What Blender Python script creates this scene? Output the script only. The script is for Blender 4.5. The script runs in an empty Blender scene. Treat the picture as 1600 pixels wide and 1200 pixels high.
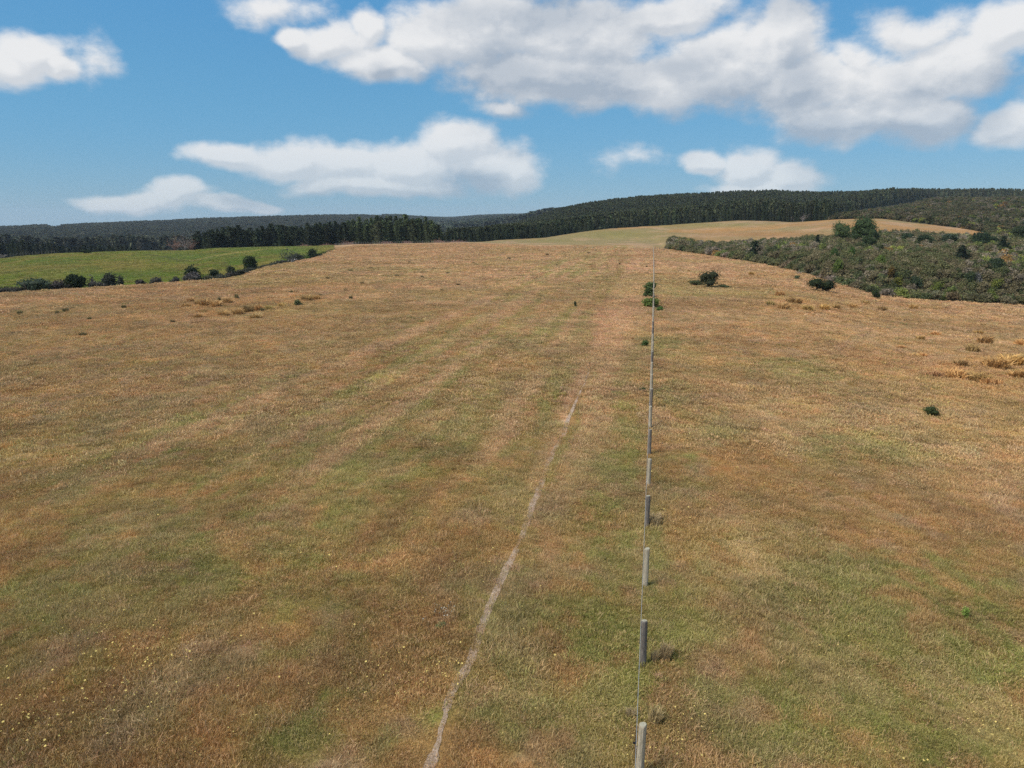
import bpy, math, random
import numpy as np

random.seed(7)
RNG = np.random.default_rng(11)
scene = bpy.context.scene
COL = scene.collection
PI = math.pi

# ------------------------------------------------------------------ camera
F = 1110.0                       # focal length in pixels of a 1600 px wide picture
CAM_H = 10.5
PITCH = math.atan2(600 - 345, F)
CP, SP = math.cos(PITCH), math.sin(PITCH)
cam_data = bpy.data.cameras.new('camera')
cam_data.sensor_width = 36.0
cam_data.lens = 36.0 * F / 1600.0
cam_data.clip_start = 0.1
cam_data.clip_end = 40000.0
cam = bpy.data.objects.new('camera', cam_data)
COL.objects.link(cam)
cam.location = (0, 0, CAM_H)
cam.rotation_euler = (PI / 2 - PITCH, 0, 0)
scene.camera = cam

# ------------------------------------------------------------------ exposure, render settings
scene.view_settings.view_transform = 'Standard'
scene.view_settings.look = 'None'
scene.view_settings.exposure = 0.7
scene.view_settings.gamma = 1.0
scene.view_settings.use_curve_mapping = False
cy = scene.cycles
cy.max_bounces = 4
cy.diffuse_bounces = 3
cy.glossy_bounces = 1
cy.transmission_bounces = 2
cy.transparent_max_bounces = 4
cy.volume_bounces = 0
cy.use_adaptive_sampling = True
cy.adaptive_threshold = 0.012
cy.use_denoising = False
cy.sample_clamp_indirect = 6.0

# ------------------------------------------------------------------ sun
SUN_EL, SUN_AZ = math.radians(50), math.radians(-118)    # azimuth from +Y towards +X
sun_data = bpy.data.lights.new('sun', 'SUN')
sun_data.energy = 2.7
sun_data.angle = math.radians(22.0)
sun_data.color = (1.0, 0.955, 0.89)
sun = bpy.data.objects.new('sun', sun_data)
COL.objects.link(sun)
sun.location = (-60, -30, 80)
sun.rotation_euler = (PI / 2 - SUN_EL, 0, PI - SUN_AZ)

# ------------------------------------------------------------------ pixel helpers (photograph pixels -> direction)
def direction(px, py):
    u = (np.asarray(px, float) - 800) / F
    v = (600 - np.asarray(py, float)) / F
    X, Y, Z = u, CP + v * SP, -SP + v * CP
    return np.arctan2(X, Y), Z / np.hypot(X, Y)          # azimuth, slope

def to_photo(x, y, z):
    dep = y * CP - (z - CAM_H) * SP
    up = y * SP + (z - CAM_H) * CP
    dep = np.where(dep < 0.3, 0.3, dep)
    return 800 + F * x / dep, 600 - F * up / dep

# ------------------------------------------------------------------ node helpers
def nt_new(tree, kind, **kw):
    n = tree.nodes.new(kind)
    for k, v in kw.items():
        setattr(n, k, v)
    return n

def math_n(t, op, a, b=None, c=None, clamp=False):
    n = t.nodes.new('ShaderNodeMath'); n.operation = op; n.use_clamp = clamp
    for i, v in enumerate((a, b, c)):
        if v is None: continue
        if isinstance(v, (int, float)): n.inputs[i].default_value = v
        else: t.links.new(v, n.inputs[i])
    return n.outputs[0]

def mixc(t, fac, a, b, blend='MIX'):
    n = t.nodes.new('ShaderNodeMix'); n.data_type = 'RGBA'; n.blend_type = blend
    for i, v in ((0, fac), (6, a), (7, b)):
        if isinstance(v, (int, float)): n.inputs[i].default_value = v
        elif isinstance(v, tuple): n.inputs[i].default_value = (*v, 1) if len(v) == 3 else v
        else: t.links.new(v, n.inputs[i])
    return n.outputs[2]

def smooth(t, x, a, b):
    n = t.nodes.new('ShaderNodeMapRange'); n.interpolation_type = 'SMOOTHSTEP'
    t.links.new(x, n.inputs[0])
    n.inputs[1].default_value = a; n.inputs[2].default_value = b
    n.inputs[3].default_value = 0; n.inputs[4].default_value = 1
    return n.outputs[0]

# ------------------------------------------------------------------ world: sky with clouds
world = bpy.data.worlds.new('World')
scene.world = world
world.use_nodes = True
wt = world.node_tree
wt.nodes.clear()
SKY_STRENGTH = 0.062

CLOUDS = [  # photo px centre x, y, radius x, y : the cumulus field
 (50,88,78,50),(72,82,58,44),(15,92,70,48),(95,100,40,36),(146,92,30,26,.3),
 (715,230,75,46),(765,262,92,48),(640,262,120,46),(545,258,110,42),(450,248,95,34),(355,240,80,26),(620,288,170,24),(800,268,54,42),(560,285,120,24),
 (272,303,62,24),(200,311,80,17),(350,316,80,16),(410,320,42,12),
 (1165,262,70,36),(1095,250,50,22),(1235,275,72,28),(1190,287,110,18),
 (982,246,46,20,.45),(790,172,50,22,.75),
 (520,68,62,40),(600,100,85,42),(470,58,34,28),(570,45,40,40),(670,60,85,62),(760,50,175,70),(900,50,180,75),(860,115,220,58),
 (1000,130,200,58),(1110,110,165,75),(1235,62,75,70),(1250,140,150,72),(1390,135,120,66),(1330,190,160,46),
 (1450,195,110,48),(1500,95,120,75),(1580,200,90,38),(1580,40,90,60),(1430,45,110,46,.9),(1340,95,60,40,.9),(1165,70,90,60,.8),(430,6,80,34,.6),(1050,20,110,40),
 (830,-60,260,70),(1300,-90,300,60),(1750,120,180,110),(1900,-60,250,130),(-330,60,160,60),(-120,-160,180,60),(300,-200,200,60),(2100,230,160,40),(-420,270,200,36),
]
g = bpy.data.node_groups.new('cloud_field', 'ShaderNodeTree')
g.interface.new_socket('P', in_out='INPUT', socket_type='NodeSocketVector')
g.interface.new_socket('D', in_out='OUTPUT', socket_type='NodeSocketFloat')
gi, go = g.nodes.new('NodeGroupInput'), g.nodes.new('NodeGroupOutput')
def vm(t, op, a, b=None):
    n = t.nodes.new('ShaderNodeVectorMath'); n.operation = op
    for i, v in enumerate((a, b)):
        if v is None: continue
        if isinstance(v, tuple): n.inputs[i].default_value = v
        else: t.links.new(v, n.inputs[i])
    return n.outputs['Value'] if op in ('LENGTH', 'DOT_PRODUCT') else n.outputs['Vector']
# gentle warp of the coordinates so outlines are not elliptical
nw = nt_new(g, 'ShaderNodeTexNoise'); nw.inputs['Scale'].default_value = 9; nw.inputs['Detail'].default_value = 3
g.links.new(gi.outputs[0], nw.inputs['Vector'])
warp = vm(g, 'MULTIPLY', vm(g, 'SUBTRACT', nw.outputs['Color'], (.5, .5, .5)), (0.075, 0.05, 0))
pw = vm(g, 'ADD', gi.outputs[0], warp)
acc = None
for row in CLOUDS:
    px, py, rx, ry = row[:4]; wgt = row[4] if len(row) > 4 else 1.45
    a0, s0 = direction(px, py)
    a1, _ = direction(px + rx, py); _, s1 = direction(px, py - ry)
    ra = max(abs(float(a1 - a0)), .004); rs = max(abs(math.atan(s1) - math.atan(s0)), .003)
    d = vm(g, 'MULTIPLY', vm(g, 'SUBTRACT', pw, (float(a0), math.atan(float(s0)), 0)), (1 / ra, 1 / rs, 0))
    l = math_n(g, 'MULTIPLY', math_n(g, 'SUBTRACT', 1.0, vm(g, 'LENGTH', d)), wgt)
    acc = l if acc is None else math_n(g, 'SMOOTH_MAX', acc, l, 0.18)
# elsewhere (higher up, behind the camera) a scattered cumulus field of its own
nb = nt_new(g, 'ShaderNodeTexNoise'); nb.inputs['Scale'].default_value = 3.1; nb.inputs['Detail'].default_value = 2
g.links.new(gi.outputs[0], nb.inputs['Vector'])
sep = g.nodes.new('ShaderNodeSeparateXYZ'); g.links.new(gi.outputs[0], sep.inputs[0])
out_az = smooth(g, math_n(g, 'ABSOLUTE', sep.outputs[0]), .85, 1.15)
out_el = smooth(g, sep.outputs[1], .42, .6)
outside = math_n(g, 'MAXIMUM', out_az, out_el)
gen = math_n(g, 'MULTIPLY', math_n(g, 'SUBTRACT', nb.outputs['Fac'], .5), 5.0)
gen = math_n(g, 'SUBTRACT', gen, math_n(g, 'MULTIPLY', math_n(g, 'SUBTRACT', 1.0, outside), 4.0))
acc = math_n(g, 'SMOOTH_MAX', math_n(g, 'MAXIMUM', acc, -2.0), gen, .2)
nf = nt_new(g, 'ShaderNodeTexNoise'); nf.inputs['Scale'].default_value = 1.0; nf.inputs['Detail'].default_value = 9; nf.inputs['Roughness'].default_value = .62
g.links.new(vm(g, 'MULTIPLY', gi.outputs[0], (17, 26, 1)), nf.inputs['Vector'])
res = math_n(g, 'ADD', acc, math_n(g, 'MULTIPLY', math_n(g, 'SUBTRACT', nf.outputs['Fac'], .5), 1.45))
g.links.new(res, go.inputs[0])

tc = nt_new(wt, 'ShaderNodeTexCoord')
sx = nt_new(wt, 'ShaderNodeSeparateXYZ'); wt.links.new(tc.outputs['Generated'], sx.inputs[0])
az = math_n(wt, 'ARCTAN2', sx.outputs[0], sx.outputs[1])
el = math_n(wt, 'ARCSINE', sx.outputs[2])
cmb = nt_new(wt, 'ShaderNodeCombineXYZ')
wt.links.new(az, cmb.inputs[0]); wt.links.new(el, cmb.inputs[1])
def field(off):
    n = wt.nodes.new('ShaderNodeGroup'); n.node_tree = g
    wt.links.new(vm(wt, 'ADD', cmb.outputs[0], off) if off else cmb.outputs[0], n.inputs[0])
    return n.outputs[0]
D0 = field(None)
D1 = field((-0.007, 0.012, 0))
D2 = field((-0.016, 0.055, 0))
alpha = smooth(wt, D0, -0.16, 0.62)
relief = smooth(wt, math_n(wt, 'SUBTRACT', D1, D0), -.36, .36)
cloud_shade = math_n(wt, 'ADD', math_n(wt, 'MULTIPLY', relief, .42), math_n(wt, 'MULTIPLY', smooth(wt, D2, -.15, 1.35), .72), clamp=True)  # bright tops, grey undersides: cloud self-shadow put into the sky colour
sky = nt_new(wt, 'ShaderNodeTexSky', sky_type='NISHITA')
sky.sun_disc = False
sky.sun_elevation = SUN_EL; sky.sun_rotation = SUN_AZ
sky.air_density = 1.0; sky.dust_density = 0.05; sky.ozone_density = 3.0; sky.altitude = 100
# clear-air colour by elevation, the same all the way round, over the physical sky
cr = nt_new(wt, 'ShaderNodeValToRGB'); cr.color_ramp.interpolation = 'EASE'
for k_, (p_, c_) in enumerate([(0.0, (1.05, 3.35, 5.7)), (.13, (.85, 3.55, 6.3)), (.32, (.66, 3.25, 6.6)), (.8, (.4, 2.3, 5.6))]):
    e_ = cr.color_ramp.elements[k_] if k_ < 2 else cr.color_ramp.elements.new(p_)
    e_.position = p_; e_.color = (c_[0] / 10, c_[1] / 10, c_[2] / 10, 1)
wt.links.new(el, cr.inputs[0])
skyc = mixc(wt, .30, mixc(wt, 1.0, cr.outputs[0], (10.0, 10.0, 10.0), 'MULTIPLY'), sky.outputs[0])
ccol = mixc(wt, cloud_shade, (8.7, 8.65, 8.6), (4.0, 4.6, 5.4))
# thin cloud and the far low base take on the colour of the air
low = smooth(wt, el, .16, 0.0)
ccol = mixc(wt, math_n(wt, 'MULTIPLY', low, .35), ccol, skyc)
final = mixc(wt, math_n(wt, 'MULTIPLY', alpha, .94), skyc, ccol)
bg = nt_new(wt, 'ShaderNodeBackground'); bg.inputs['Strength'].default_value = SKY_STRENGTH
wt.links.new(final, bg.inputs['Color'])
wo = nt_new(wt, 'ShaderNodeOutputWorld'); wt.links.new(bg.outputs[0], wo.inputs['Surface'])
world.cycles.sampling_method = 'MANUAL'
world.cycles.sample_map_resolution = 512

# ------------------------------------------------------------------ numpy noise
_P = RNG.random((256, 256))
def vnoise(x, y):
    xi = np.floor(x).astype(int); yi = np.floor(y).astype(int)
    fx, fy = x - xi, y - yi
    fx = fx * fx * (3 - 2 * fx); fy = fy * fy * (3 - 2 * fy)
    a = _P[xi & 255, yi & 255]; b = _P[(xi + 1) & 255, yi & 255]
    c = _P[xi & 255, (yi + 1) & 255]; d = _P[(xi + 1) & 255, (yi + 1) & 255]
    return (a * (1 - fx) + b * fx) * (1 - fy) + (c * (1 - fx) + d * fx) * fy
def fbm(x, y, o=4):
    s = 0; a = .5; t = 0
    for i in range(o):
        s = s + a * vnoise(x * 2 ** i + 17.3 * i, y * 2 ** i + 9.1 * i); t += a; a *= .5
    return s / t                                                  # 0..1

# ------------------------------------------------------------------ terrain: ridge lines seen in the photograph, at their distances
def plane_d(px, py, z):
    a, s = direction(px, py)
    return (z - CAM_H) / s
AZT = np.linspace(-PI, PI, 2401)
def slot(rows):
    """rows: (px, d, z) -> curves d(az), z(az), closed smoothly behind the camera"""
    a = np.array([float(direction(r[0], 400)[0]) for r in rows]); d = np.array([float(r[1]) for r in rows]); z = np.array([float(r[2]) for r in rows])
    am = [-PI, -2.2]; 
    aa = np.concatenate([[-PI, -2.4], a, [2.4, PI]])
    dm, zm = (d[0] + d[-1]) / 2, (z[0] + z[-1]) / 2
    dd = np.concatenate([[dm, dm], d, [dm, dm]]); zz = np.concatenate([[zm, zm], z, [zm, zm]])
    D, Z = np.interp(AZT, aa, dd), np.interp(AZT, aa, zz)
    k = np.hanning(9); k /= k.sum()
    pad = lambda v: np.convolve(np.concatenate([v[-5:-1], v, v[1:5]]), k, 'valid')
    return pad(D), pad(Z)
def by_z(rows):                       # (px, py, z) : distance follows from the height
    return slot([(r[0], plane_d(*r), r[2]) for r in rows])
def by_d(rows, lift=0.0):             # (px, py, d) : height follows from the distance
    return slot([(r[0], r[2], CAM_H + float(direction(r[0], r[1])[1]) * r[2] - lift) for r in rows])

E = by_z([(-300,476,-.5),(0,460,-.4),(130,452,-.3),(250,444,-.3),(350,437,-.3),(385,429,-.2),(400,421,-.1),(450,411,0),(500,402,0),(522,391,0),(560,383.5,0),
          (740,380.5,.3),(850,385,.2),(950,386,.1),(1022,389,0),(1045,390,-.1),(1100,398,-.5),(1150,406,-.7),(1200,414,-.8),(1250,425,-1),(1300,440,-1.6),
          (1350,455,-2.3),(1380,463,-2.8),(1450,470,-3.5),(1600,478,-4.6),(1900,490,-6)])
def rel(base, rows):                  # (px, extra distance, z) behind another curve
    a = np.array([float(direction(r[0], 400)[0]) for r in rows])
    de = np.interp(AZT, a, [r[1] for r in rows]); ze = np.interp(AZT, a, [r[2] for r in rows])
    return base[0] + de, ze
V = rel(E, [(-300,45,-9),(0,45,-9),(385,45,-8.5),(450,40,-7),(500,36,-4),(522,25,-1.2),(545,8,-.1),(740,8,.35),(850,15,.6),(950,20,.9),(1022,15,.3),(1045,12,-.3),
            (1100,20,-2.5),(1200,28,-5),(1300,30,-8),(1400,32,-10),(1600,36,-11),(1900,36,-11)])
K3 = by_d([(-300,450,205),(0,450,200),(130,446,200),(250,438,205),(350,428,210),(400,414,230),(450,405,240),(500,395,262),(530,385.5,318),(560,382.3,338),(740,379.8,346),(850,379,365),
           (950,374,380),(1022,376,350),(1045,385,287),(1100,393,270),(1150,397,245),(1200,401,225),(1300,412,205),(1400,424,196),(1600,430,204),(1900,440,208)])
K4 = by_d([(-300,420,320),(0,404,325),(40,399,328),(95,395.5,330),(300,391.5,335),(340,388,335),(500,384.5,340),(530,383,345),(560,381.5,350),(650,380,352),(740,378.6,354),(850,375,385),
           (950,366,420),(1022,364,400),(1045,378,320),(1100,388,300),(1200,384,290),(1300,377,290),(1370,371,290),(1450,374,285),(1530,379,280),(1600,384,275),(1900,392,270)])
K5 = by_d([(-300,418,372),(0,407,372),(300,396,375),(530,386,378),(740,379.5,380),(780,375.5,385),(850,372,405),(950,357.5,470),(1050,352,485),(1150,345.5,485),(1240,347,465),(1300,343,450),
           (1370,342,440),(1430,349,422),(1500,358,400),(1540,366,385),(1600,374,365),(1900,392,350)])
K6 = by_d([(-300,398,620),(0,394,620),(300,394,620),(560,388,620),(700,380,560),(760,371,560),(850,362,600),(950,347,650),(1050,338,660),(1150,334,640),(1200,336,620),(1240,352,560),
           (1300,343,600),(1350,334,650),(1400,327,700),(1450,315,760),(1530,313.5,770),(1600,313,770),(1700,316,770),(1900,330,760)])
K7 = by_d([(-300,385,1050),(0,384,1050),(300,384,1050),(560,380,1000),(680,376,900),(720,368,850),(760,360,850),(800,350,850),(830,342,860),(870,327,900),(900,321,930),(950,315,980),
           (1000,310,1020),(1100,307,1060),(1200,306,1080),(1300,307,1120),(1450,308,1300),(1530,310,1400),(1600,313,1450),(1900,326,1450)], lift=10)
K8 = by_d([(-300,353,2300),(0,354,2250),(60,351,2250),(120,350,2250),(200,346.5,2300),(300,342,2350),(400,338,2400),(500,335.5,2500),(570,335,2600),(630,337,2900),(700,340.5,4200),(760,336.5,4400),
           (830,335.5,4400),(1000,345,4400),(1600,350,4000),(1900,350,4000)], lift=17)
K0 = (np.full_like(AZT, 1.0), np.zeros_like(AZT))
KA = (E[0] * .5, E[1] * .42)
KB = (E[0] * .85, E[1] * .86)
K9 = (np.full_like(AZT, 4750.0), np.full_like(AZT, -40.0))
K10 = (np.full_like(AZT, 5100.0), np.full_like(AZT, -60.0))
SL = [K0, KA, KB, E, V, K3, K4, K5, K6, K7, K8, K9, K10]
SD = np.stack([s[0] for s in SL]); SZ = np.stack([s[1] for s in SL])
for k in range(1, len(SL)):
    SD[k] = np.maximum(SD[k], SD[k - 1] + 2.0)
sec = np.diff(SZ, axis=0) / np.diff(SD, axis=0)
SM = np.zeros_like(SZ)
h = np.diff(SD, axis=0)
for k in range(1, len(SL) - 1):
    s0, s1 = sec[k - 1], sec[k]
    w1, w2 = 2 * h[k] + h[k - 1], h[k] + 2 * h[k - 1]
    hm = (w1 + w2) / (w1 / np.where(s0 == 0, 1e-9, s0) + w2 / np.where(s1 == 0, 1e-9, s1))
    SM[k] = np.where(s0 * s1 > 0, hm, 0)

def curve_at(az, arr):
    t = (np.asarray(az) + PI) / (2 * PI) * (len(AZT) - 1)
    i = np.clip(t.astype(int), 0, len(AZT) - 2); f = t - i
    return arr[..., i] * (1 - f) + arr[..., i + 1] * f

def H(x, y, relief=True):
    x = np.atleast_1d(np.asarray(x, float)); y = np.atleast_1d(np.asarray(y, float))
    sh = x.shape; x = x.ravel(); y = y.ravel()
    out = np.empty_like(x)
    for a in range(0, len(x), 200000):
        xs, ys = x[a:a + 200000], y[a:a + 200000]
        azm, d = np.arctan2(xs, ys), np.hypot(xs, ys)
        D, Z, M = curve_at(azm, SD), curve_at(azm, SZ), curve_at(azm, SM)
        k = np.clip((D < d).sum(0) - 1, 0, len(SL) - 2); j = np.arange(len(xs))
        hh = D[k + 1, j] - D[k, j]
        t = np.clip((d - D[k, j]) / hh, 0, 1)
        z = ((1 + 2 * t) * (1 - t) ** 2 * Z[k, j] + t * (1 - t) ** 2 * hh * M[k, j] + t * t * (3 - 2 * t) * Z[k + 1, j] + t * t * (t - 1) * hh * M[k + 1, j])
        if relief:
            fe = D[3, j]
            am = 0.10 + 0.22 * np.clip(d / 120, 0, 1) * (1 - np.clip((d - .8 * fe) / (.2 * fe), 0, 1)) + 1.6 * np.clip((d - fe - 40) / 500, 0, 1)
            z = z + am * (fbm(xs / (14 + d * .05) + 40, ys / (14 + d * .05) + 40, 3) - .5) + .07 * (fbm(xs / 1.7, ys / 1.7, 2) - .5) * (d < 120)
        out[a:a + 200000] = z
    return out.reshape(sh)
def Hs(x, y):
    return float(H(x, y)[0])
def at(px, py=None, d=None):
    """ground position below a photograph pixel: at distance d, or where the ray meets the near ground"""
    a, s = direction(px, py if py is not None else 400)
    a = float(a); s = float(s)
    if d is None:
        ds = np.geomspace(4, 3000, 2500)
        zz = H(ds * math.sin(a), ds * math.cos(a))
        hit = np.nonzero(zz >= CAM_H + s * ds)[0]
        d = float(ds[hit[0]]) if len(hit) else 300.0
    x, y = d * math.sin(a), d * math.cos(a)
    return x, y, Hs(x, y), d

# ------------------------------------------------------------------ fence and track lines
def fence_x(y):
    y = np.asarray(y, float)
    return .14 + .199 * y - 1.1 * (y / 270) ** 2
TRACK_PX = [(664,1230),(676,1190),(690,1140),(700,1090),(722,1055),(740,1020),(752,985),(768,945),(782,905),(800,875),(815,838),(828,800),(843,765),(853,735),(866,705),(880,680),(890,650),(902,622),(912,603),(917,590),(921,575)]
TRACK = np.array([at(*p)[:2] for p in TRACK_PX])
def seg_dist(x, y, pts):
    best = np.full(np.shape(x), 1e9)
    for (x0, y0), (x1, y1) in zip(pts[:-1], pts[1:]):
        vx, vy = x1 - x0, y1 - y0
        t = np.clip(((x - x0) * vx + (y - y0) * vy) / (vx * vx + vy * vy), 0, 1)
        best = np.minimum(best, np.hypot(x - x0 - t * vx, y - y0 - t * vy))
    return best
def line_px(*p):
    return np.array([at(*q)[:2] for q in p])
DARK_RUTS = [line_px((955,402),(940,440),(915,500),(880,560)), line_px((972,402),(955,450),(932,505),(900,560)), line_px((880,560),(800,650),(700,750),(560,860))]
PALE_RUTS = [line_px((900,560),(790,640),(640,722),(520,790)), line_px((880,600),(780,690),(690,770)), line_px((640,640),(480,700),(330,760)),
             line_px((600,680),(420,770),(250,850)), line_px((760,560),(600,640),(480,690))]
ARCS = [line_px((670,452),(760,432),(850,416),(950,403),(1018,399)), line_px((660,445),(720,450),(900,440))]
GREENS = [ # px, py, rx, ry, strength : greener patches of pasture
 (935,735,60,28,.7),(960,650,26,60,.6),(925,985,65,60,.7),(965,810,36,60,.6),(975,560,22,45,.5),(985,700,18,200,.55),(975,1050,30,120,.6),
 (570,730,150,45,.5),(450,785,120,45,.45),(300,870,150,45,.5),(70,930,110,60,.6),(640,680,80,26,.4),(700,635,50,18,.4),(150,1010,200,50,.35),(430,1060,90,60,.4),(480,1150,150,60,.45),
 (1243,562,38,7,1.0),(1250,570,70,16,.5),(1350,682,26,12,1.0),(1390,706,26,9,.8),(1330,690,80,30,.45),(1400,950,150,75,.65),(1500,925,110,60,.75),(1550,1030,90,60,.8),(1450,1150,150,50,.7),
 (1300,1090,110,50,.6),(1240,1140,90,50,.5),(1075,742,48,22,.7),(1120,670,80,30,.3),(1060,455,55,8,.6),(1090,440,30,7,.4),(1180,455,80,8,.35),(1055,620,40,30,.4),(1040,545,40,16,.5),
 (640,425,130,22,.35),(560,405,60,14,.35),(820,470,80,14,.3),(1100,1000,60,120,.35),(1560,890,50,14,.8),(700,470,60,12,.35),(300,560,200,40,.2),(450,440,80,12,.3),(1040,930,20,160,.4),(640,1140,40,50,.4),(240,700,200,60,.25),(1200,900,120,60,.2)]
PALES = [(985,430,45,45,.8),(935,610,28,50,.7),(855,880,24,70,.6),(860,430,140,22,.5),(1100,420,90,22,.5),(950,520,26,60,.5),(1180,900,90,50,.35),(1180,980,70,60,.4),(1300,650,200,60,.3),(350,620,140,40,.25),(640,590,80,16,.4),(640,440,200,30,.3),(1550,720,90,60,.3)]
GOLDS = [(1230,470,70,12,.8),(1340,475,60,9,.5),(1400,560,90,30,.5),(1540,560,100,30,.8),(1500,600,90,22,.6),(330,485,140,14,.5),(480,470,40,10,.5)]

C_BROWN = np.array((.555, .305, .106)); C_OCHRE = np.array((.62, .365, .135)); C_GREEN = np.array((.33, .34, .075))
C_PALE = np.array((.80, .50, .28)); C_RED = np.array((.52, .275, .105)); C_GOLD = np.array((.66, .36, .12)); C_GREY = np.array((.52, .36, .22))
def blobs(px, py, lst):
    o = np.zeros_like(px)
    for (cx, cy_, rx, ry, s) in lst:
        q = ((px - cx) / rx) ** 2 + ((py - cy_) / ry) ** 2
        o = np.maximum(o, s * np.exp(-q * 1.1))
    return o
def mixa(a, b, f):
    return a * (1 - f)[:, None] + b * f[:, None]
def ramp(v, a, b):
    t = np.clip((v - a) / (b - a), 0, 1); return t * t * (3 - 2 * t)
def field_colour(x, y):
    """albedo of the dry pasture: what grows where, paler with distance from the camera"""
    z = np.zeros_like(x)
    d = np.hypot(x, y)
    wx = 1.6 * (fbm(x / 5, y / 5, 3) - .5); wy = 3.0 * (fbm(x / 5 + 50, y / 5, 3) - .5)
    far = 1 + d / 60
    px, py = to_photo(x + wx * far, y + wy * far, z)
    n1 = fbm(x / 9, y / 14, 4); n2 = fbm(x / 2.6 + 30, y / 3.6, 4); n3 = fbm(x / 0.55, y / 0.75 + 60, 3); n4 = fbm(x / 30 + 9, y / 40, 3)
    c = mixa(np.tile(C_BROWN, (len(x), 1)), C_OCHRE, ramp(n1, .35, .65))
    c = mixa(c, C_RED, ramp(n2 * .5 + n3 * .5, .5, .65) * .6)
    c = mixa(c, C_GREY, ramp(fbm(x / 1.6 + 80, y / 2.2, 4), .52, .66) * .6)
    c = mixa(c, C_BROWN * .66, ramp(fbm(x / 1.1 + 20, y / 1.6 + 9, 4), .56, .7) * .6)
    fg = .30 * ramp(30 - d, -18, 22) + .06
    gr = blobs(px, py, GREENS) * np.where(x < fence_x(y) - 8, .42, 1.5) + fg * ramp(n1 * .5 + n2 * .5, .38, .62) + .15 * ramp(n4, .5, .65)
    gr = gr * (.2 + 1.5 * ramp(n2 * .35 + n3 * .65, .36, .6))
    c = mixa(c, C_GREEN, np.clip(gr, 0, .92))
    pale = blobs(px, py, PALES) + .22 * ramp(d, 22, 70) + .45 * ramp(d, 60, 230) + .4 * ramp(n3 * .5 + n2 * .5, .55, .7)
    for a in ARCS:
        pale = pale + .7 * np.exp(-(seg_dist(x, y, a) / (1.2 + d / 110)) ** 2)
    for a in PALE_RUTS:
        pale = pale + .35 * np.exp(-(seg_dist(x + wx * .3, y, a) / .22) ** 2)
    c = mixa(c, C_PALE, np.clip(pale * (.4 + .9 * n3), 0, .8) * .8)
    for a in PALE_RUTS:
        c = mixa(c, C_GREEN, .6 * np.exp(-((seg_dist(x + wx * .3, y, a) - .7) / .35) ** 2) * ramp(n3, .35, .6))
    c = mixa(c, C_GOLD, np.clip(blobs(px, py, GOLDS) * (.5 + n2), 0, .9))
    for a in DARK_RUTS:
        c = mixa(c, C_BROWN * .7, .75 * np.exp(-(seg_dist(x + .4 * wx, y, a) / .55) ** 2))
    s_ = x - fence_x(y) + .5 * wx
    zone = ramp(-s_, 1.0, 4.0) * (1 - ramp(-s_, 22, 34)) * ramp(y, 16, 34) * ramp(fbm(x / 9 + 61, y / 18 + 2, 3), .26, .48)
    sa = fbm(s_ / .6 + 4, y / 60 + 2, 3); sb = fbm(s_ / .6 + 40, y / 45 + 7, 3)
    c = mixa(c, np.tile(np.array((.42, .40, .11)), (len(x), 1)), .8 * zone * ramp(sa, .49, .62))
    c = mixa(c, np.tile(C_PALE, (len(x), 1)), .68 * zone * ramp(sb, .52, .65))
    c = mixa(c, np.tile(C_BROWN * .8, (len(x), 1)), .5 * zone * ramp(1 - sb, .58, .7))
    worn = np.exp(-((s_ + 4.0 + 2 * (fbm(y / 20, y * 0, 2) - .5)) / (2.6)) ** 2) * ramp(y, 40, 75)
    c = mixa(c, np.tile(C_PALE * np.array((1.05, .98, 1.0)), (len(x), 1)), .75 * worn * (.6 + .6 * n2).clip(0, 1))
    # brown, pale and olive streaks stretched across the farther pasture
    st = fbm(x / 34 + 3, y / 9 + 5, 4); st2 = fbm(x / 11 + 13, y / 2.6 + 5, 3)
    c = mixa(c, np.tile(C_BROWN * .85, (len(x), 1)), .55 * ramp(st, .52, .66) * ramp(d, 45, 110))
    c = mixa(c, np.tile(C_PALE * 1.02, (len(x), 1)), .5 * ramp(st2, .55, .72) * ramp(d, 40, 120))
    c = mixa(c, np.tile(np.array((.50, .38, .13)), (len(x), 1)), .6 * ramp(fbm(x / 26 + 31, y / 22 + 8, 3), .54, .7) * ramp(d, 35, 80) * .7)
    k = .76 + .48 * fbm(x / 1.5 + 7, y / 1.9, 3)
    k = k * (.9 + .2 * ramp(fbm(x / 5.5 + 17, y / 4.5 + 2, 4), .35, .65))
    return c * k[:, None]
C_PAD = np.array((.125, .138, .012)); C_PAD2 = np.array((.075, .125, .010)); C_PAD3 = np.array((.175, .13, .035))
def paddock_colour(x, y):
    n1 = fbm(x / 18, y / 26, 4); n2 = fbm(x / 4, y / 9 + 40, 4)
    px, py = to_photo(x, y, H(x, y, False))
    c = mixa(np.tile(C_PAD, (len(x), 1)), C_PAD2, ramp(n1, .4, .6))
    c = mixa(c, C_PAD3, ramp(n2, .42, .6) * .85)
    c = mixa(c, C_PAD3 * .62, ramp(fbm(x / 7 + 44, y / 5, 4), .56, .68) * .7)
    c = mixa(c, C_PAD2 * .9, blobs(px, py, [(450,392,90,7,1),(300,402,90,8,.8),(170,430,120,8,.8)]))
    c = mixa(c, C_PAD3, blobs(px, py, [(80,418,90,8,.8),(160,415,120,8,.6),(520,389,30,5,1)]))
    c = mixa(c, C_PALE * .5, .4 * np.exp(-(seg_dist(x, y, line_px((300,408),(350,398),(410,390),(480,387))) / 2.0) ** 2))
    c = mixa(c, np.array((.06, .07, .03)), .8 * np.exp(-(seg_dist(x, y, line_px((225,397),(265,403),(290,409))) / .9) ** 2))
    return c * (.8 + .4 * n2)[:, None]
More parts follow.
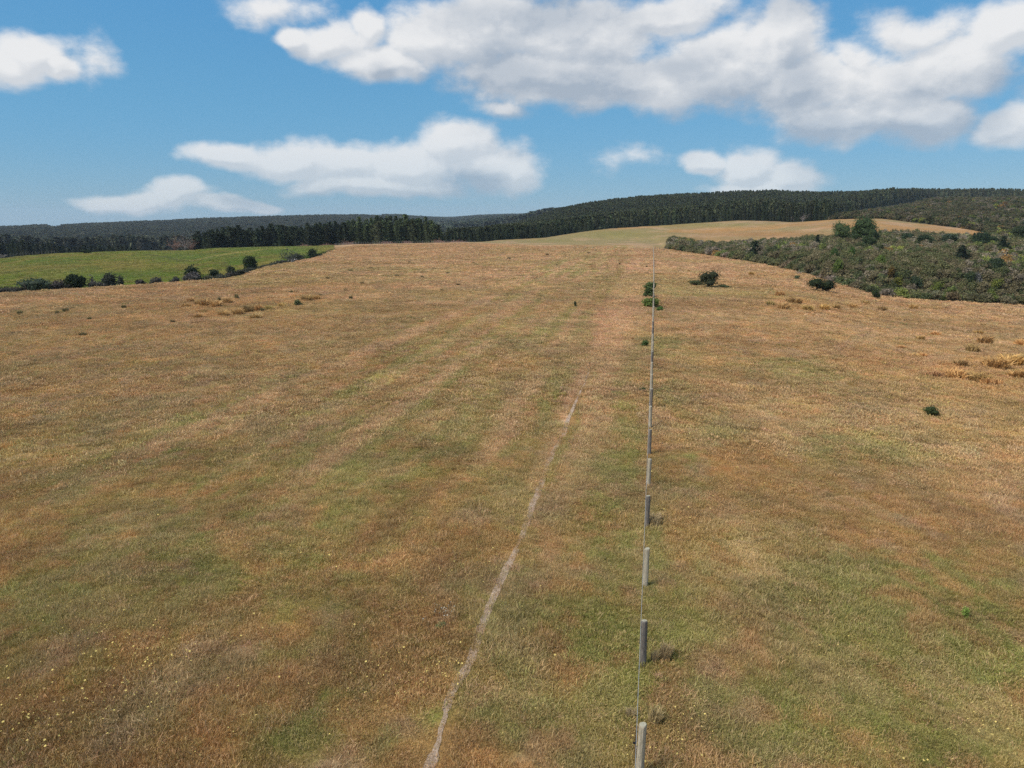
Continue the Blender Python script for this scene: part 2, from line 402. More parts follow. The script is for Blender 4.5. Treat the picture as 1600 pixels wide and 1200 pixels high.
def far_hill_colour(x, y):
    n1 = fbm(x / 40, y / 40, 3); n2 = fbm(x / 9, y / 13, 4)
    px, py = to_photo(x, y, H(x, y, False))
    c = mixa(np.tile(C_OCHRE * np.array((.7, .62, .52)), (len(x), 1)), np.array((.27, .215, .085)), ramp(n1, .35, .6))
    c = mixa(c, C_PALE * .6, ramp(n2, .5, .7) * .6 + .2)
    c = mixa(c, C_RED * .7, blobs(px, py, [(1200,366,130,6,.9),(1100,374,60,6,.6),(1280,352,60,6,.5),(1420,360,60,5,.4)]))
    c = mixa(c, np.array((.26, .215, .07)), blobs(px, py, [(960,366,80,8,1.0),(1100,352,90,4,.8),(1000,372,60,5,.6),(860,376,50,3,.7)]))
    return c * (1.2 + .55 * fbm(x / 3, y / 5, 3))[:, None]

# ------------------------------------------------------------------ materials
def new_mat(name):
    m = bpy.data.materials.new(name); m.use_nodes = True
    t = m.node_tree; t.nodes.clear()
    o = t.nodes.new('ShaderNodeOutputMaterial')
    b = t.nodes.new('ShaderNodeBsdfPrincipled')
    b.inputs['Roughness'].default_value = .85
    b.inputs['Specular IOR Level'].default_value = .2
    t.links.new(b.outputs[0], o.inputs['Surface'])
    return m, t, b, o
def noise(t, scale, detail=5, rough=.6, vec=None, dist=0):
    n = t.nodes.new('ShaderNodeTexNoise')
    n.inputs['Scale'].default_value = scale; n.inputs['Detail'].default_value = detail; n.inputs['Roughness'].default_value = rough; n.inputs['Distortion'].default_value = dist
    if vec is None:
        gg = t.nodes.new('ShaderNodeNewGeometry'); vec = gg.outputs['Position']
    t.links.new(vec, n.inputs['Vector'])
    return n.outputs['Fac']
def mrange(t, x, a, b, c, d):
    n = t.nodes.new('ShaderNodeMapRange'); t.links.new(x, n.inputs[0])
    for i, v in enumerate((a, b, c, d)): n.inputs[i + 1].default_value = v
    return n.outputs[0]

def ground_material(name, gain=1.0, bump=.06):
    m, t, b, o = new_mat(name)
    a = t.nodes.new('ShaderNodeAttribute'); a.attribute_name = 'ground_colour'
    fine = noise(t, 9.0, 6, .7); mid = noise(t, 1.3, 5, .65)
    k = math_n(t, 'MULTIPLY', mrange(t, fine, .3, .7, .62, 1.38), mrange(t, mid, .3, .7, .8, 1.2))
    c = mixc(t, 1.0, a.outputs['Color'], (gain, gain, gain), 'MULTIPLY')
    cc = t.nodes.new('ShaderNodeCombineColor')
    for i in range(3): t.links.new(k, cc.inputs[i])
    t.links.new(mixc(t, 1.0, c, cc.outputs[0], 'MULTIPLY'), b.inputs['Base Color'])
    bp = t.nodes.new('ShaderNodeBump'); bp.inputs['Strength'].default_value = .9; bp.inputs['Distance'].default_value = bump
    t.links.new(noise(t, 5.0, 6, .7), bp.inputs['Height']); t.links.new(bp.outputs[0], b.inputs['Normal'])
    b.inputs['Roughness'].default_value = .95; b.inputs['Specular IOR Level'].default_value = .1
    return m
M_FIELD = ground_material('dry_pasture_ground', .55)
M_PAD = ground_material('green_pasture_ground', 1.0, .15)
M_HILL = ground_material('hillside_ground', 1.0, .4)

def foliage_material(name, translucent=.25, tipmix=None):
    """tint comes with each plant, 'shade' is the colour spread from leaf to leaf"""
    m, t, b, o = new_mat(name)
    a = t.nodes.new('ShaderNodeAttribute'); a.attribute_name = 'tint'; a.attribute_type = 'INSTANCER'
    s = t.nodes.new('ShaderNodeAttribute'); s.attribute_name = 'shade'
    cc = t.nodes.new('ShaderNodeCombineColor')
    for i in range(3): t.links.new(s.outputs['Fac'], cc.inputs[i])
    c = mixc(t, 1.0, a.outputs['Color'], cc.outputs[0], 'MULTIPLY')
    if tipmix:
        tp = t.nodes.new('ShaderNodeAttribute'); tp.attribute_name = 'tip'
        c = mixc(t, math_n(t, 'MULTIPLY', tp.outputs['Fac'], tipmix[1]), c, mixc(t, .5, tipmix[0], c))
    t.links.new(c, b.inputs['Base Color'])
    b.inputs['Roughness'].default_value = .75; b.inputs['Specular IOR Level'].default_value = .15
    tr = t.nodes.new('ShaderNodeBsdfTranslucent'); t.links.new(c, tr.inputs['Color'])
    ms = t.nodes.new('ShaderNodeMixShader'); ms.inputs[0].default_value = translucent
    t.links.new(b.outputs[0], ms.inputs[1]); t.links.new(tr.outputs[0], ms.inputs[2])
    t.links.new(ms.outputs[0], o.inputs['Surface'])
    return m
M_GRASS = foliage_material('grass_blades', .3, ((.66, .47, .28), .6))
M_RUSH = foliage_material('rush_blades', .2, ((.66, .47, .28), .15))
M_LEAF = foliage_material('leaves', .22)
M_NEEDLE = foliage_material('needles', .12)

def bark_material(name, c0, c1, scale=6):
    m, t, b, o = new_mat(name)
    tc = t.nodes.new('ShaderNodeTexCoord')
    mp = t.nodes.new('ShaderNodeMapping'); mp.inputs['Scale'].default_value = (1, 1, .18)
    t.links.new(tc.outputs['Object'], mp.inputs['Vector'])
    n = noise(t, scale, 6, .65, mp.outputs[0])
    t.links.new(mixc(t, mrange(t, n, .3, .7, 0, 1), c0, c1), b.inputs['Base Color'])
    bp = t.nodes.new('ShaderNodeBump'); bp.inputs['Distance'].default_value = .02; t.links.new(n, bp.inputs['Height']); t.links.new(bp.outputs[0], b.inputs['Normal'])
    return m
M_BARK = bark_material('bark', (.05, .035, .025), (.13, .10, .075), 5)
M_DEAD = bark_material('dead_wood', (.22, .19, .17), (.38, .33, .30), 5)
M_DEADPINK = bark_material('dry_branches', (.20, .10, .065), (.36, .22, .17), 5)
M_POST = bark_material('weathered_post', (.25, .215, .15), (.50, .435, .325), 24)
M_POSTDARK = bark_material('dark_weathered_post', (.075, .065, .055), (.24, .21, .18), 24)
M_POSTWHITE = bark_material('pale_post', (.30, .29, .26), (.50, .48, .44), 12)
M_POSTTOP = bark_material('post_end_grain', (.30, .27, .19), (.44, .41, .30), 30)
m, t, b, o = new_mat('galvanised_wire'); b.inputs['Base Color'].default_value = (.42, .43, .42, 1); b.inputs['Metallic'].default_value = .35; b.inputs['Roughness'].default_value = .5; M_WIRE = m
m, t, b, o = new_mat('black_plastic'); b.inputs['Base Color'].default_value = (.015, .015, .017, 1); b.inputs['Roughness'].default_value = .45; M_BLACK = m
m, t, b, o = new_mat('bare_soil')
n = noise(t, 6, 7, .7); n2 = noise(t, 26, 5, .7)
c = mixc(t, mrange(t, n, .35, .65, 0, 1), (.32, .22, .145), (.58, .44, .32))
c = mixc(t, mrange(t, n2, .48, .7, 0, .75), c, (.19, .125, .07))
t.links.new(c, b.inputs['Base Color'])
bp = t.nodes.new('ShaderNodeBump'); bp.inputs['Distance'].default_value = .04; t.links.new(n2, bp.inputs['Height']); t.links.new(bp.outputs[0], b.inputs['Normal'])
M_SOIL = m

# ------------------------------------------------------------------ object helpers
def tag(o, label=None, cat=None, group=None, kind=None):
    if label: o['label'] = label
    if cat: o['category'] = cat
    if group: o['group'] = group
    if kind: o['kind'] = kind
    return o
def mesh_np(name, v, faces, mats, shade=None, extra=None, smooth_=False, mat_idx=None):
    """faces: array (n,3) or (n,4)"""
    me = bpy.data.meshes.new(name)
    v = np.asarray(v, np.float32); f = np.asarray(faces, np.int32)
    me.vertices.add(len(v)); me.vertices.foreach_set('co', v.ravel())
    k = f.shape[1]
    me.loops.add(f.size); me.loops.foreach_set('vertex_index', f.ravel())
    me.polygons.add(len(f)); me.polygons.foreach_set('loop_start', np.arange(0, f.size, k, dtype=np.int32))
    me.polygons.foreach_set('loop_total', np.full(len(f), k, np.int32))
    if mat_idx is not None: me.polygons.foreach_set('material_index', np.asarray(mat_idx, np.int32))
    me.update(calc_edges=True)
    if smooth_: me.polygons.foreach_set('use_smooth', np.ones(len(f), bool))
    if shade is not None:
        a = me.attributes.new('shade', 'FLOAT', 'POINT'); a.data.foreach_set('value', np.asarray(shade, np.float32))
    for nm, (typ, arr) in (extra or {}).items():
        a = me.attributes.new(nm, typ, 'POINT')
        key = 'value' if typ in ('FLOAT', 'INT') else ('color' if typ == 'FLOAT_COLOR' else 'vector')
        a.data.foreach_set(key, np.asarray(arr).ravel())
    for mm in (mats if isinstance(mats, (list, tuple)) else [mats]): me.materials.append(mm)
    return me
def add(name, me, parent=None, loc=None, rot=None):
    o = bpy.data.objects.new(name, me); COL.objects.link(o)
    if parent: o.parent = parent
    if loc is not None: o.location = loc
    if rot is not None: o.rotation_euler = rot
    return o
def empty(name, loc, rz=0.0):
    o = bpy.data.objects.new(name, None); COL.objects.link(o)
    o.empty_display_size = .3; o.location = loc; o.rotation_euler = (0, 0, rz)
    return o

# tubes: list of (polyline points, radii) -> verts, faces (quads)
def tubes(lines, sides=5):
    V_, F_ = [], []
    base = 0
    for pts, rad in lines:
        pts = np.asarray(pts, float); n = len(pts)
        rad = np.full(n, rad) if np.isscalar(rad) else np.asarray(rad, float)
        for i in range(n):
            tg = pts[min(i + 1, n - 1)] - pts[max(i - 1, 0)]
            tg = tg / (np.linalg.norm(tg) + 1e-9)
            up = np.array((0, 0, 1.0)) if abs(tg[2]) < .9 else np.array((1.0, 0, 0))
            a = np.cross(tg, up); a /= np.linalg.norm(a); b_ = np.cross(tg, a)
            for s in range(sides):
                th = 2 * PI * s / sides
                V_.append(pts[i] + rad[i] * (math.cos(th) * a + math.sin(th) * b_))
        for i in range(n - 1):
            for s in range(sides):
                q = base + i * sides
                F_.append((q + s, q + (s + 1) % sides, q + sides + (s + 1) % sides, q + sides + s))
        base += n * sides
    return np.array(V_), np.array(F_)

# ------------------------------------------------------------------ ground sheets
def build_ground():
    lo, hi = math.radians(-42), math.radians(42)
    a_in = np.linspace(lo, hi, 640)
    a_out = np.linspace(hi, 2 * PI + lo, 90)[1:-1]
    A = np.concatenate([a_in, a_out]); nA = len(A)
    R = np.concatenate([[.6, 1.5, 3, 4.5, 6], np.geomspace(7, 100, 190), np.geomspace(100, 520, 170)[1:], np.geomspace(520, 5050, 95)[1:]]); nR = len(R)
    aa, rr = np.meshgrid(A, R, indexing='ij')
    x, y = rr * np.sin(aa), rr * np.cos(aa)
    z = H(x, y)
    azw = np.arctan2(x, y).ravel(); d = rr.ravel()
    Dk = curve_at(azw, SD)
    fe, fv, f4, f5, f6 = Dk[3], Dk[4], Dk[6], Dk[7], Dk[8]
    px0 = 800 + F * np.tan(np.clip(azw, -1.2, 1.2)) * 1.0
    X, Y, Zz = x.ravel(), y.ravel(), z.ravel()
    # regions: 0 dry field, 1 green paddock, 2 scrub ground, 3 forest floor / hills, 4 brown ridge
    reg = np.zeros(len(X), int)
    left = azw < float(direction(522, 400)[0]); right = azw > float(direction(1048, 400)[0])
    wob = 6 * (fbm(X / 12, Y / 12, 3) - .5)
    reg[(d > fe + 3 + wob * .5)] = 3
    reg[left & (d > fe + 3) & (d < f5 - 14)] = 1
    cen = ~left & ~right
    reg[cen & (d < f5 + 4)] = 0
    reg[cen & (d > fe + 10) & (d < f5 + 4) & (azw > float(direction(735, 400)[0]))] = 4
    reg[right & (d > fe + 1 + wob * .3) & (d < f4 + 8)] = 2
    rid = right & (d >= f4 + 8 + wob) & (d < f5 + 6)
    reg[rid] = 4
    reg[right & (d >= f5 + 6) & (azw > float(direction(1285, 400)[0])) & (d < f6 + 30)] = 2
    reg[right & (d > f4 + 8) & (azw > float(direction(1545, 400)[0])) & (d < f6 + 30)] = 2
    colr = np.zeros((len(X), 3))
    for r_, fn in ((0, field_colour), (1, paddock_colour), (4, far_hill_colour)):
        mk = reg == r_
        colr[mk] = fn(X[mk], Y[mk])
    n1 = fbm(X / 7, Y / 7, 4)
    c2 = mixa(np.tile(np.array((.11, .095, .055)), (len(X), 1)), np.array((.17, .145, .10)), ramp(n1, .4, .65))
    colr[reg == 2] = c2[reg == 2]
    c3 = mixa(np.tile(np.array((.035, .042, .022)), (len(X), 1)), np.array((.06, .055, .032)), ramp(n1, .4, .65))
    # a pale clearing on the far left hill
    pxx, pyy = to_photo(X, Y, Zz)
    cl = blobs(pxx, pyy, [(86, 361, 14, 2.4, 1.0), (110, 359, 6, 1.2, .6)]) * (d > 1200)
    c3 = mixa(c3, np.array((.30, .29, .15)), np.clip(cl * 1.2, 0, 1))
    colr[reg == 3] = c3[reg == 3]
    idx = np.arange(nA * nR).reshape(nA, nR)
    i0 = idx; i1 = np.roll(idx, -1, axis=0)
    q = np.stack([i0[:, :-1], i0[:, 1:], i1[:, 1:], i1[:, :-1]], -1).reshape(-1, 4)[:, ::-1]
    rq = reg[q[:, 0]]
    names = {0: ('field', M_FIELD), 1: ('paddock', M_PAD), 2: ('hillside', M_HILL), 3: ('hills', M_HILL), 4: ('ridge_hill', M_FIELD)}
    P = np.stack([X, Y, Zz], 1)
    lab = {0: 'dry brown pasture of seeding grass sloping gently across the foreground', 1: 'green paddock beyond the hollow on the left',
           2: 'ground under the scrub on the right hillsides', 3: 'forested hills along the horizon', 4: 'pale brown grass hill below the pine forest'}
    for r_, (nm, mt) in names.items():
        fq = q[rq == r_]
        if not len(fq): continue
        used, inv = np.unique(fq, return_inverse=True)
        me = mesh_np(nm, P[used], inv.reshape(-1, 4), mt, extra={'ground_colour': ('FLOAT_COLOR', np.concatenate([colr[used], np.ones((len(used), 1))], 1).astype(np.float32))}, smooth_=True)
        tag(add(nm, me), lab[r_], None, None, 'structure')
    # disc under the camera closes the sheet
    me = mesh_np('ground', np.concatenate([[[0, 0, Hs(0, .3)]], P[idx[:, 0]]]), np.stack([np.zeros(nA, int), 1 + (np.arange(nA) + 1) % nA, 1 + np.arange(nA)], 1), M_FIELD,
                 extra={'ground_colour': ('FLOAT_COLOR', np.tile(np.array((.2, .15, .06, 1), np.float32), (nA + 1, 1)))})
    tag(add('ground', me), 'patch of dry pasture straight below the camera', kind='structure')
build_ground()

# dirt track: bare soil worn through the grass
def build_track():
    P = [TRACK[0]]
    for a, b_ in zip(TRACK[:-1], TRACK[1:]):
        n = max(2, int(np.linalg.norm(b_ - a) / .12))
        for k in range(1, n + 1): P.append(a + (b_ - a) * k / n)
    P = np.array(P); n = len(P)
    k = np.hanning(15); k /= k.sum()
    S = P.copy()
    for c in range(2): S[7:-7, c] = np.convolve(P[:, c], k, 'valid')
    s = np.arange(n) * .12
    S[:, 0] += .10 * (fbm(s / 1.2, s * 0 + 3, 3) - .5)
    tg = np.gradient(S, axis=0); tg /= np.linalg.norm(tg, axis=1)[:, None]; nr = np.stack([tg[:, 1], -tg[:, 0]], 1)
    w = .105 + .06 * (fbm(s / .5, s * 0 + 8, 3) - .5) + .05 * (fbm(s / 2.5, s * 0 + 1, 2) - .5)
    gap = fbm(s / .9, s * 0 + 21, 3)
    w = np.where(gap > .76, w * .5, w)
    w *= 1 - .88 * ramp(s / s[-1], .55, 1)
    w = np.maximum(w, .02)
    rows = []
    for f_ in (-1, -.45, 0, .45, 1):
        e = w * f_ + (.05 * (fbm(s / .16, s * 0 + 30 + 9 * f_, 2) - .5) if abs(f_) == 1 else 0)
        xy = S + nr * e[:, None]
        rows.append(np.column_stack([xy, H(xy[:, 0], xy[:, 1]) + .012 - .004 * (1 - abs(f_))]))
    V_ = np.stack(rows, 1).reshape(-1, 3)
    i = np.arange(n - 1)[:, None] * 5 + np.arange(4)[None]
    q = np.stack([i, i + 1, i + 6, i + 5], -1).reshape(-1, 4)
    tag(add('dirt_track', mesh_np('dirt_track', V_, q, M_SOIL, smooth_=True)), 'narrow pale bare-soil animal track winding through the grass left of the fence', kind='structure')
    return S, w
TR_S, TR_W = build_track()

# ------------------------------------------------------------------ scattering of uncountable growth
def scatter(name, pts, rot, scl, tint, variants, label):
    n = len(pts)
    me = bpy.data.meshes.new(name)
    me.vertices.add(n); me.vertices.foreach_set('co', np.asarray(pts, np.float32).ravel())
    def at_(nm, typ, key, arr, dt=np.float32):
        a = me.attributes.new(nm, typ, 'POINT'); a.data.foreach_set(key, np.asarray(arr, dt).ravel())
    at_('rot', 'FLOAT_VECTOR', 'vector', rot); at_('scl', 'FLOAT_VECTOR', 'vector', scl); at_('tint', 'FLOAT_VECTOR', 'vector', tint)
    at_('pick', 'INT', 'value', RNG.integers(0, len(variants), n), np.int32)
    o = bpy.data.objects.new(name, me); COL.objects.link(o)
    ng = bpy.data.node_groups.new(name, 'GeometryNodeTree')
    ng.interface.new_socket('Geometry', in_out='INPUT', socket_type='NodeSocketGeometry')
    ng.interface.new_socket('Geometry', in_out='OUTPUT', socket_type='NodeSocketGeometry')
    a, z = ng.nodes.new('NodeGroupInput'), ng.nodes.new('NodeGroupOutput')
    ip = ng.nodes.new('GeometryNodeInstanceOnPoints'); jn = ng.nodes.new('GeometryNodeJoinGeometry')
    for vme in variants:
        vo = bpy.data.objects.new(vme.name, vme)
        oi = ng.nodes.new('GeometryNodeObjectInfo'); oi.inputs['Object'].default_value = vo; oi.inputs['As Instance'].default_value = True
        ng.links.new(oi.outputs['Geometry'], jn.inputs[0])
    ng.links.new(a.outputs[0], ip.inputs['Points']); ng.links.new(jn.outputs[0], ip.inputs['Instance'])
    ip.inputs['Pick Instance'].default_value = True
    def na(nm, typ):
        q = ng.nodes.new('GeometryNodeInputNamedAttribute'); q.data_type = typ; q.inputs['Name'].default_value = nm
        return q.outputs['Attribute']
    ng.links.new(na('pick', 'INT'), ip.inputs['Instance Index'])
    ng.links.new(na('rot', 'FLOAT_VECTOR'), ip.inputs['Rotation']); ng.links.new(na('scl', 'FLOAT_VECTOR'), ip.inputs['Scale'])
    ng.links.new(ip.outputs[0], z.inputs[0])
    md = o.modifiers.new('scatter', 'NODES'); md.node_group = ng
    tag(o, label, kind='stuff')
    return o

def tuft(name, nb, rad, hmin, hmax, wid, lean, seed, seedheads=0.0, curl=.6, var=.30, mat=None):
    """one tuft of grass: nb narrow blades, each two bent triangles pairs"""
    r = np.random.default_rng(seed)
    ang = r.uniform(0, 2 * PI, nb); rr = rad * np.sqrt(r.random(nb))
    bx, by = rr * np.cos(ang), rr * np.sin(ang)
    hh = r.uniform(hmin, hmax, nb) * (1 - .35 * (rr / rad) ** 2)
    la = ang + r.normal(0, 1.3, nb); ln = hh * lean * r.uniform(.2, 1.2, nb)
    fa = r.uniform(0, 2 * PI, nb); w = wid * r.uniform(.6, 1.3, nb)
    V_, Fc, S_, T_ = [], [], [], []
    sh = r.uniform(1 - var, 1 + var, nb)
    for i in range(nb):
        b0 = np.array((bx[i], by[i], -.02)); dv = np.array((math.cos(la[i]), math.sin(la[i]), 0))
        sd = np.array((math.cos(fa[i]), math.sin(fa[i]), 0)) * w[i]
        m1 = b0 + dv * ln[i] * .3 + np.array((0, 0, hh[i] * .6)); t1 = b0 + dv * ln[i] + np.array((0, 0, hh[i] * (1 - curl * .25)))
        k = len(V_)
        head = r.random() < seedheads
        wt_ = 1.5 if head else .85
        V_ += [b0 - sd * .5, b0 + sd * .5, m1 + sd * .5 * wt_, m1 - sd * .5 * wt_, t1]
        Fc += [(k, k + 1, k + 2), (k, k + 2, k + 3), (k + 3, k + 2, k + 4)]
        S_ += [sh[i] * .62] * 2 + [sh[i]] * 2 + [sh[i] * 1.15]  # blade foot darkened, tip lightened: shade within the tuft put into colour
        T_ += [0, 0, .5, .5, 1.0] if not head else [0, 0, 1.2, 1.2, 1.6]
    return mesh_np(name, np.array(V_), np.array(Fc), mat or M_GRASS, shade=S_, extra={'tip': ('FLOAT', np.array(T_, np.float32))})

T_FINE = [tuft('grass_tuft', 120, .30, .04, .13, .008, .8, 100 + i, .12) for i in range(5)]
T_TALL = [tuft('tall_grass_tuft', 80, .26, .10, .28, .0065, .6, 200 + i, .45) for i in range(5)]
T_WIDE = [tuft('grass_patch', 150, .50, .06, .20, .019, .7, 300 + i, .35, .6, .24) for i in range(4)]
T_FAR = [tuft('far_grass_patch', 100, .50, .05, .20, .05, .5, 400 + i, .4, .6, .13) for i in range(3)]
T_CLUMP = [tuft('rush_tuft', 260, .34, .40, 1.0, .03, .5, 500 + i, .3, .6, .3, M_RUSH) for i in range(4)]

def sample_wedge(d0, d1, n, az=math.radians(44)):
    a = RNG.uniform(-az, az, n); d = np.sqrt(RNG.uniform(d0 * d0, d1 * d1, n))
    return d * np.sin(a), d * np.cos(a), a, d
def on_field(a, d, extra=0):
    return d < curve_at(a, SD)[3] + 3 + extra
def off_track(x, y, m=0.02):
    near = np.ones(len(x), bool)
    idx = np.nonzero((np.abs(x - np.interp(y, TR_S[:, 1], TR_S[:, 0])) < 1.0) & (y < TR_S[-1, 1] + .5))[0]
    for i in idx:
        q = np.hypot(TR_S[:, 0] - x[i], TR_S[:, 1] - y[i]); j = int(q.argmin())
        near[i] = q[j] > TR_W[j] * random.uniform(.8, 1.2) + m * random.uniform(.35, 1.25)
    return near
# lie of the grass: blown and trodden in coherent drifts
def lie_rot(x, y, jit=.25, amp=.55):
    th = 2 * PI * (fbm(x / 8 + 3, y / 8, 2) * 1.6) ; a = amp * ramp(fbm(x / 2.5 + 70, y / 2.5, 3), .35, .75)
    rx = a * np.cos(th) + RNG.normal(0, jit, len(x)) * .5; ry = a * np.sin(th) + RNG.normal(0, jit, len(x)) * .5
    return np.stack([rx, ry, RNG.uniform(0, 2 * PI, len(x))], 1)
def tint_at(x, y, jit=.16):
    c = field_colour(x, y)
    c = c * (1 + RNG.normal(0, jit, len(x)))[:, None].clip(.4, 1.8)
    u = RNG.random(len(x))                       # single plants differ from their neighbours
    c = mixa(c, C_GREEN, np.where(u < .13, RNG.uniform(.2, .6, len(x)), 0)); c = mixa(c, C_PALE, np.where((u > .13) & (u < .26), RNG.uniform(.2, .6, len(x)), 0))
    c = c * np.where(u > .84, RNG.uniform(.62, .85, len(x)), 1.02)[:, None]
    hue = RNG.normal(0, .05, (len(x), 3))
    return np.clip(c * (1 + hue), .01, .9)
def grass_layer(name, label, d0, d1, n, var, s0, s1, lie=.55, thin=None, track=True, zs=(.7, 1.25), jit=.10):
    x, y, a, d = sample_wedge(d0, d1, n)
    k = on_field(a, d)
    if thin is not None: k &= RNG.random(n) < thin(x, y, d)
    x, y, d = x[k], y[k], d[k]
    if track and d0 < 70:
        k = off_track(x, y, .17 if 'tall' in name else .50 if name == 'grass' else .10); x, y, d = x[k], y[k], d[k]
    m_ = len(x)
    s = RNG.uniform(s0, s1, m_) * (1 + .35 * ramp(fbm(x / 3, y / 3, 3), .4, .7))
    scl = np.stack([s, s, RNG.uniform(*zs, m_) * (.6 + .9 * fbm(x / 2.2 + 11, y / 2.6, 3))], 1)
    return scatter(name, np.stack([x, y, H(x, y)], 1), lie_rot(x, y, .22, lie), scl, tint_at(x, y, jit), var, label)
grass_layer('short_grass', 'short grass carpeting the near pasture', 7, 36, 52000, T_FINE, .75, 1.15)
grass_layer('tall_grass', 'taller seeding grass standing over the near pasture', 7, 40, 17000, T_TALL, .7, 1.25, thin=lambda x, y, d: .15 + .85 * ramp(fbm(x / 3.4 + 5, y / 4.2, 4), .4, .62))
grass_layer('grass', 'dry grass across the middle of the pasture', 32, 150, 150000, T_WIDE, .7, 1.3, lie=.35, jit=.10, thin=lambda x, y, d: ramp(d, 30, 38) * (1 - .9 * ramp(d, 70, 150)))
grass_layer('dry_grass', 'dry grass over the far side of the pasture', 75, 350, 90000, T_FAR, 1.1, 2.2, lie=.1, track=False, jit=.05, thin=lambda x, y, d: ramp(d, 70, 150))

def paddock_grass():
    x, y, a, d = sample_wedge(130, 380, 60000, math.radians(40))
    D = curve_at(a, SD)
    k = (a < float(direction(520, 400)[0])) & (d > D[3] + 12) & (d < D[7] - 16)
    x, y = x[k], y[k]; m_ = len(x); s = RNG.uniform(1.2, 2.6, m_)
    c = paddock_colour(x, y) * np.array((1.8, 2.2, 1.05)) * (1 + RNG.normal(0, .15, m_))[:, None].clip(.5, 1.6)
    scatter('paddock_grass', np.stack([x, y, H(x, y)], 1), lie_rot(x, y, .1, .1), np.stack([s, s, RNG.uniform(.5, 1.3, m_)], 1), c, T_FAR, 'uneven grazed grass on the green paddock')
paddock_grass()

# ------------------------------------------------------------------ woody plants
def leaf_soup(r, centres, size, sh=None, flat=.0):
    n = len(centres)
    a = r.normal(size=(n, 3)); a[:, 2] *= (1 - flat); a /= np.linalg.norm(a, axis=1)[:, None]
    b_ = r.normal(size=(n, 3)); b_ -= (b_ * a).sum(1)[:, None] * a; b_ /= np.linalg.norm(b_, axis=1)[:, None]
    s = size * r.uniform(.6, 1.4, n)[:, None]
    v0 = centres - a * s * .6; v1 = centres + a * s * .4 + b_ * s * .5; v2 = centres + a * s * .4 - b_ * s * .5
    V_ = np.stack([v0, v1, v2], 1).reshape(-1, 3)
    F_ = np.arange(3 * n).reshape(-1, 3)
    sh = r.uniform(.6, 1.45, n) if sh is None else sh
    return V_, F_, np.repeat(sh, 3)
def blob_core(r, lobes, k=.72):
    """rough inner mass of twigs and leaves so that crowns are not see-through"""
    V_, F_ = [], []
    for (c, rad) in lobes:
        nu, nv = 7, 5; b0 = len(V_)
        for j in range(nv + 1):
            ph = PI * j / nv
            for i in range(nu):
                th = 2 * PI * i / nu; w = k * r.uniform(.8, 1.15)
                V_.append(c + rad * w * np.array((math.sin(ph) * math.cos(th), math.sin(ph) * math.sin(th), math.cos(ph))))
        for j in range(nv):
            for i in range(nu):
                p = b0 + j * nu + i; q = b0 + j * nu + (i + 1) % nu
                F_ += [(p, p + nu, q + nu), (p, q + nu, q)]
    return np.array(V_), np.array(F_)
def crown_mesh(name, seed, lobes_n, W, Ht, z0, n, leaf, mat, spread=.75, dome=True, open_=.0, core=.66):
    r = np.random.default_rng(seed)
    lobes = []
    for i in range(lobes_n):
        t_ = i / max(1, lobes_n - 1)
        a = r.uniform(0, 2 * PI); q = W / 2 * spread * math.sqrt(r.random()) * (1 - .5 * t_ if dome else 1)
        zc = z0 + (Ht - z0) * (.28 + .55 * t_ * r.uniform(.8, 1.1))
        rad = np.array((W * r.uniform(.22, .36), W * r.uniform(.22, .36), (Ht - z0) * r.uniform(.2, .32)))
        zc = min(zc, Ht - rad[2] * .9)
        lobes.append((np.array((q * math.cos(a), q * math.sin(a), zc)), rad))
    C = []; SH = []
    per = n // lobes_n
    for (c, rad) in lobes:
        u = r.normal(size=(per, 3)); u /= np.linalg.norm(u, axis=1)[:, None]
        w = .72 + .42 * r.random(per) ** .7
        # twig-scale clumping
        cl = r.normal(size=(9, 3)); cl /= np.linalg.norm(cl, axis=1)[:, None]
        near = (u @ cl.T).max(1)
        w = w * (.82 + .25 * near)
        keep = r.random(per) > open_ * (near < .75)
        C.append((c + u * rad * w[:, None])[keep]); SH.append((r.uniform(.6, 1.35, per) * r.uniform(.85, 1.15))[keep])
    C = np.concatenate(C); SH = np.concatenate(SH)
    C[:, 2] = np.maximum(C[:, 2], .03)
    V1, F1, S1 = leaf_soup(r, C, leaf, SH)
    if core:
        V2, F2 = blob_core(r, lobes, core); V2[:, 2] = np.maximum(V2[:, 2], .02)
        S2 = np.full(len(V2), .55)  # core darkened: shade inside the crown put into its colour
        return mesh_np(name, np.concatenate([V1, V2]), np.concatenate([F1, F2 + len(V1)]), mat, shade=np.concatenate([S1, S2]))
    return mesh_np(name, V1, F1, mat, shade=S1)
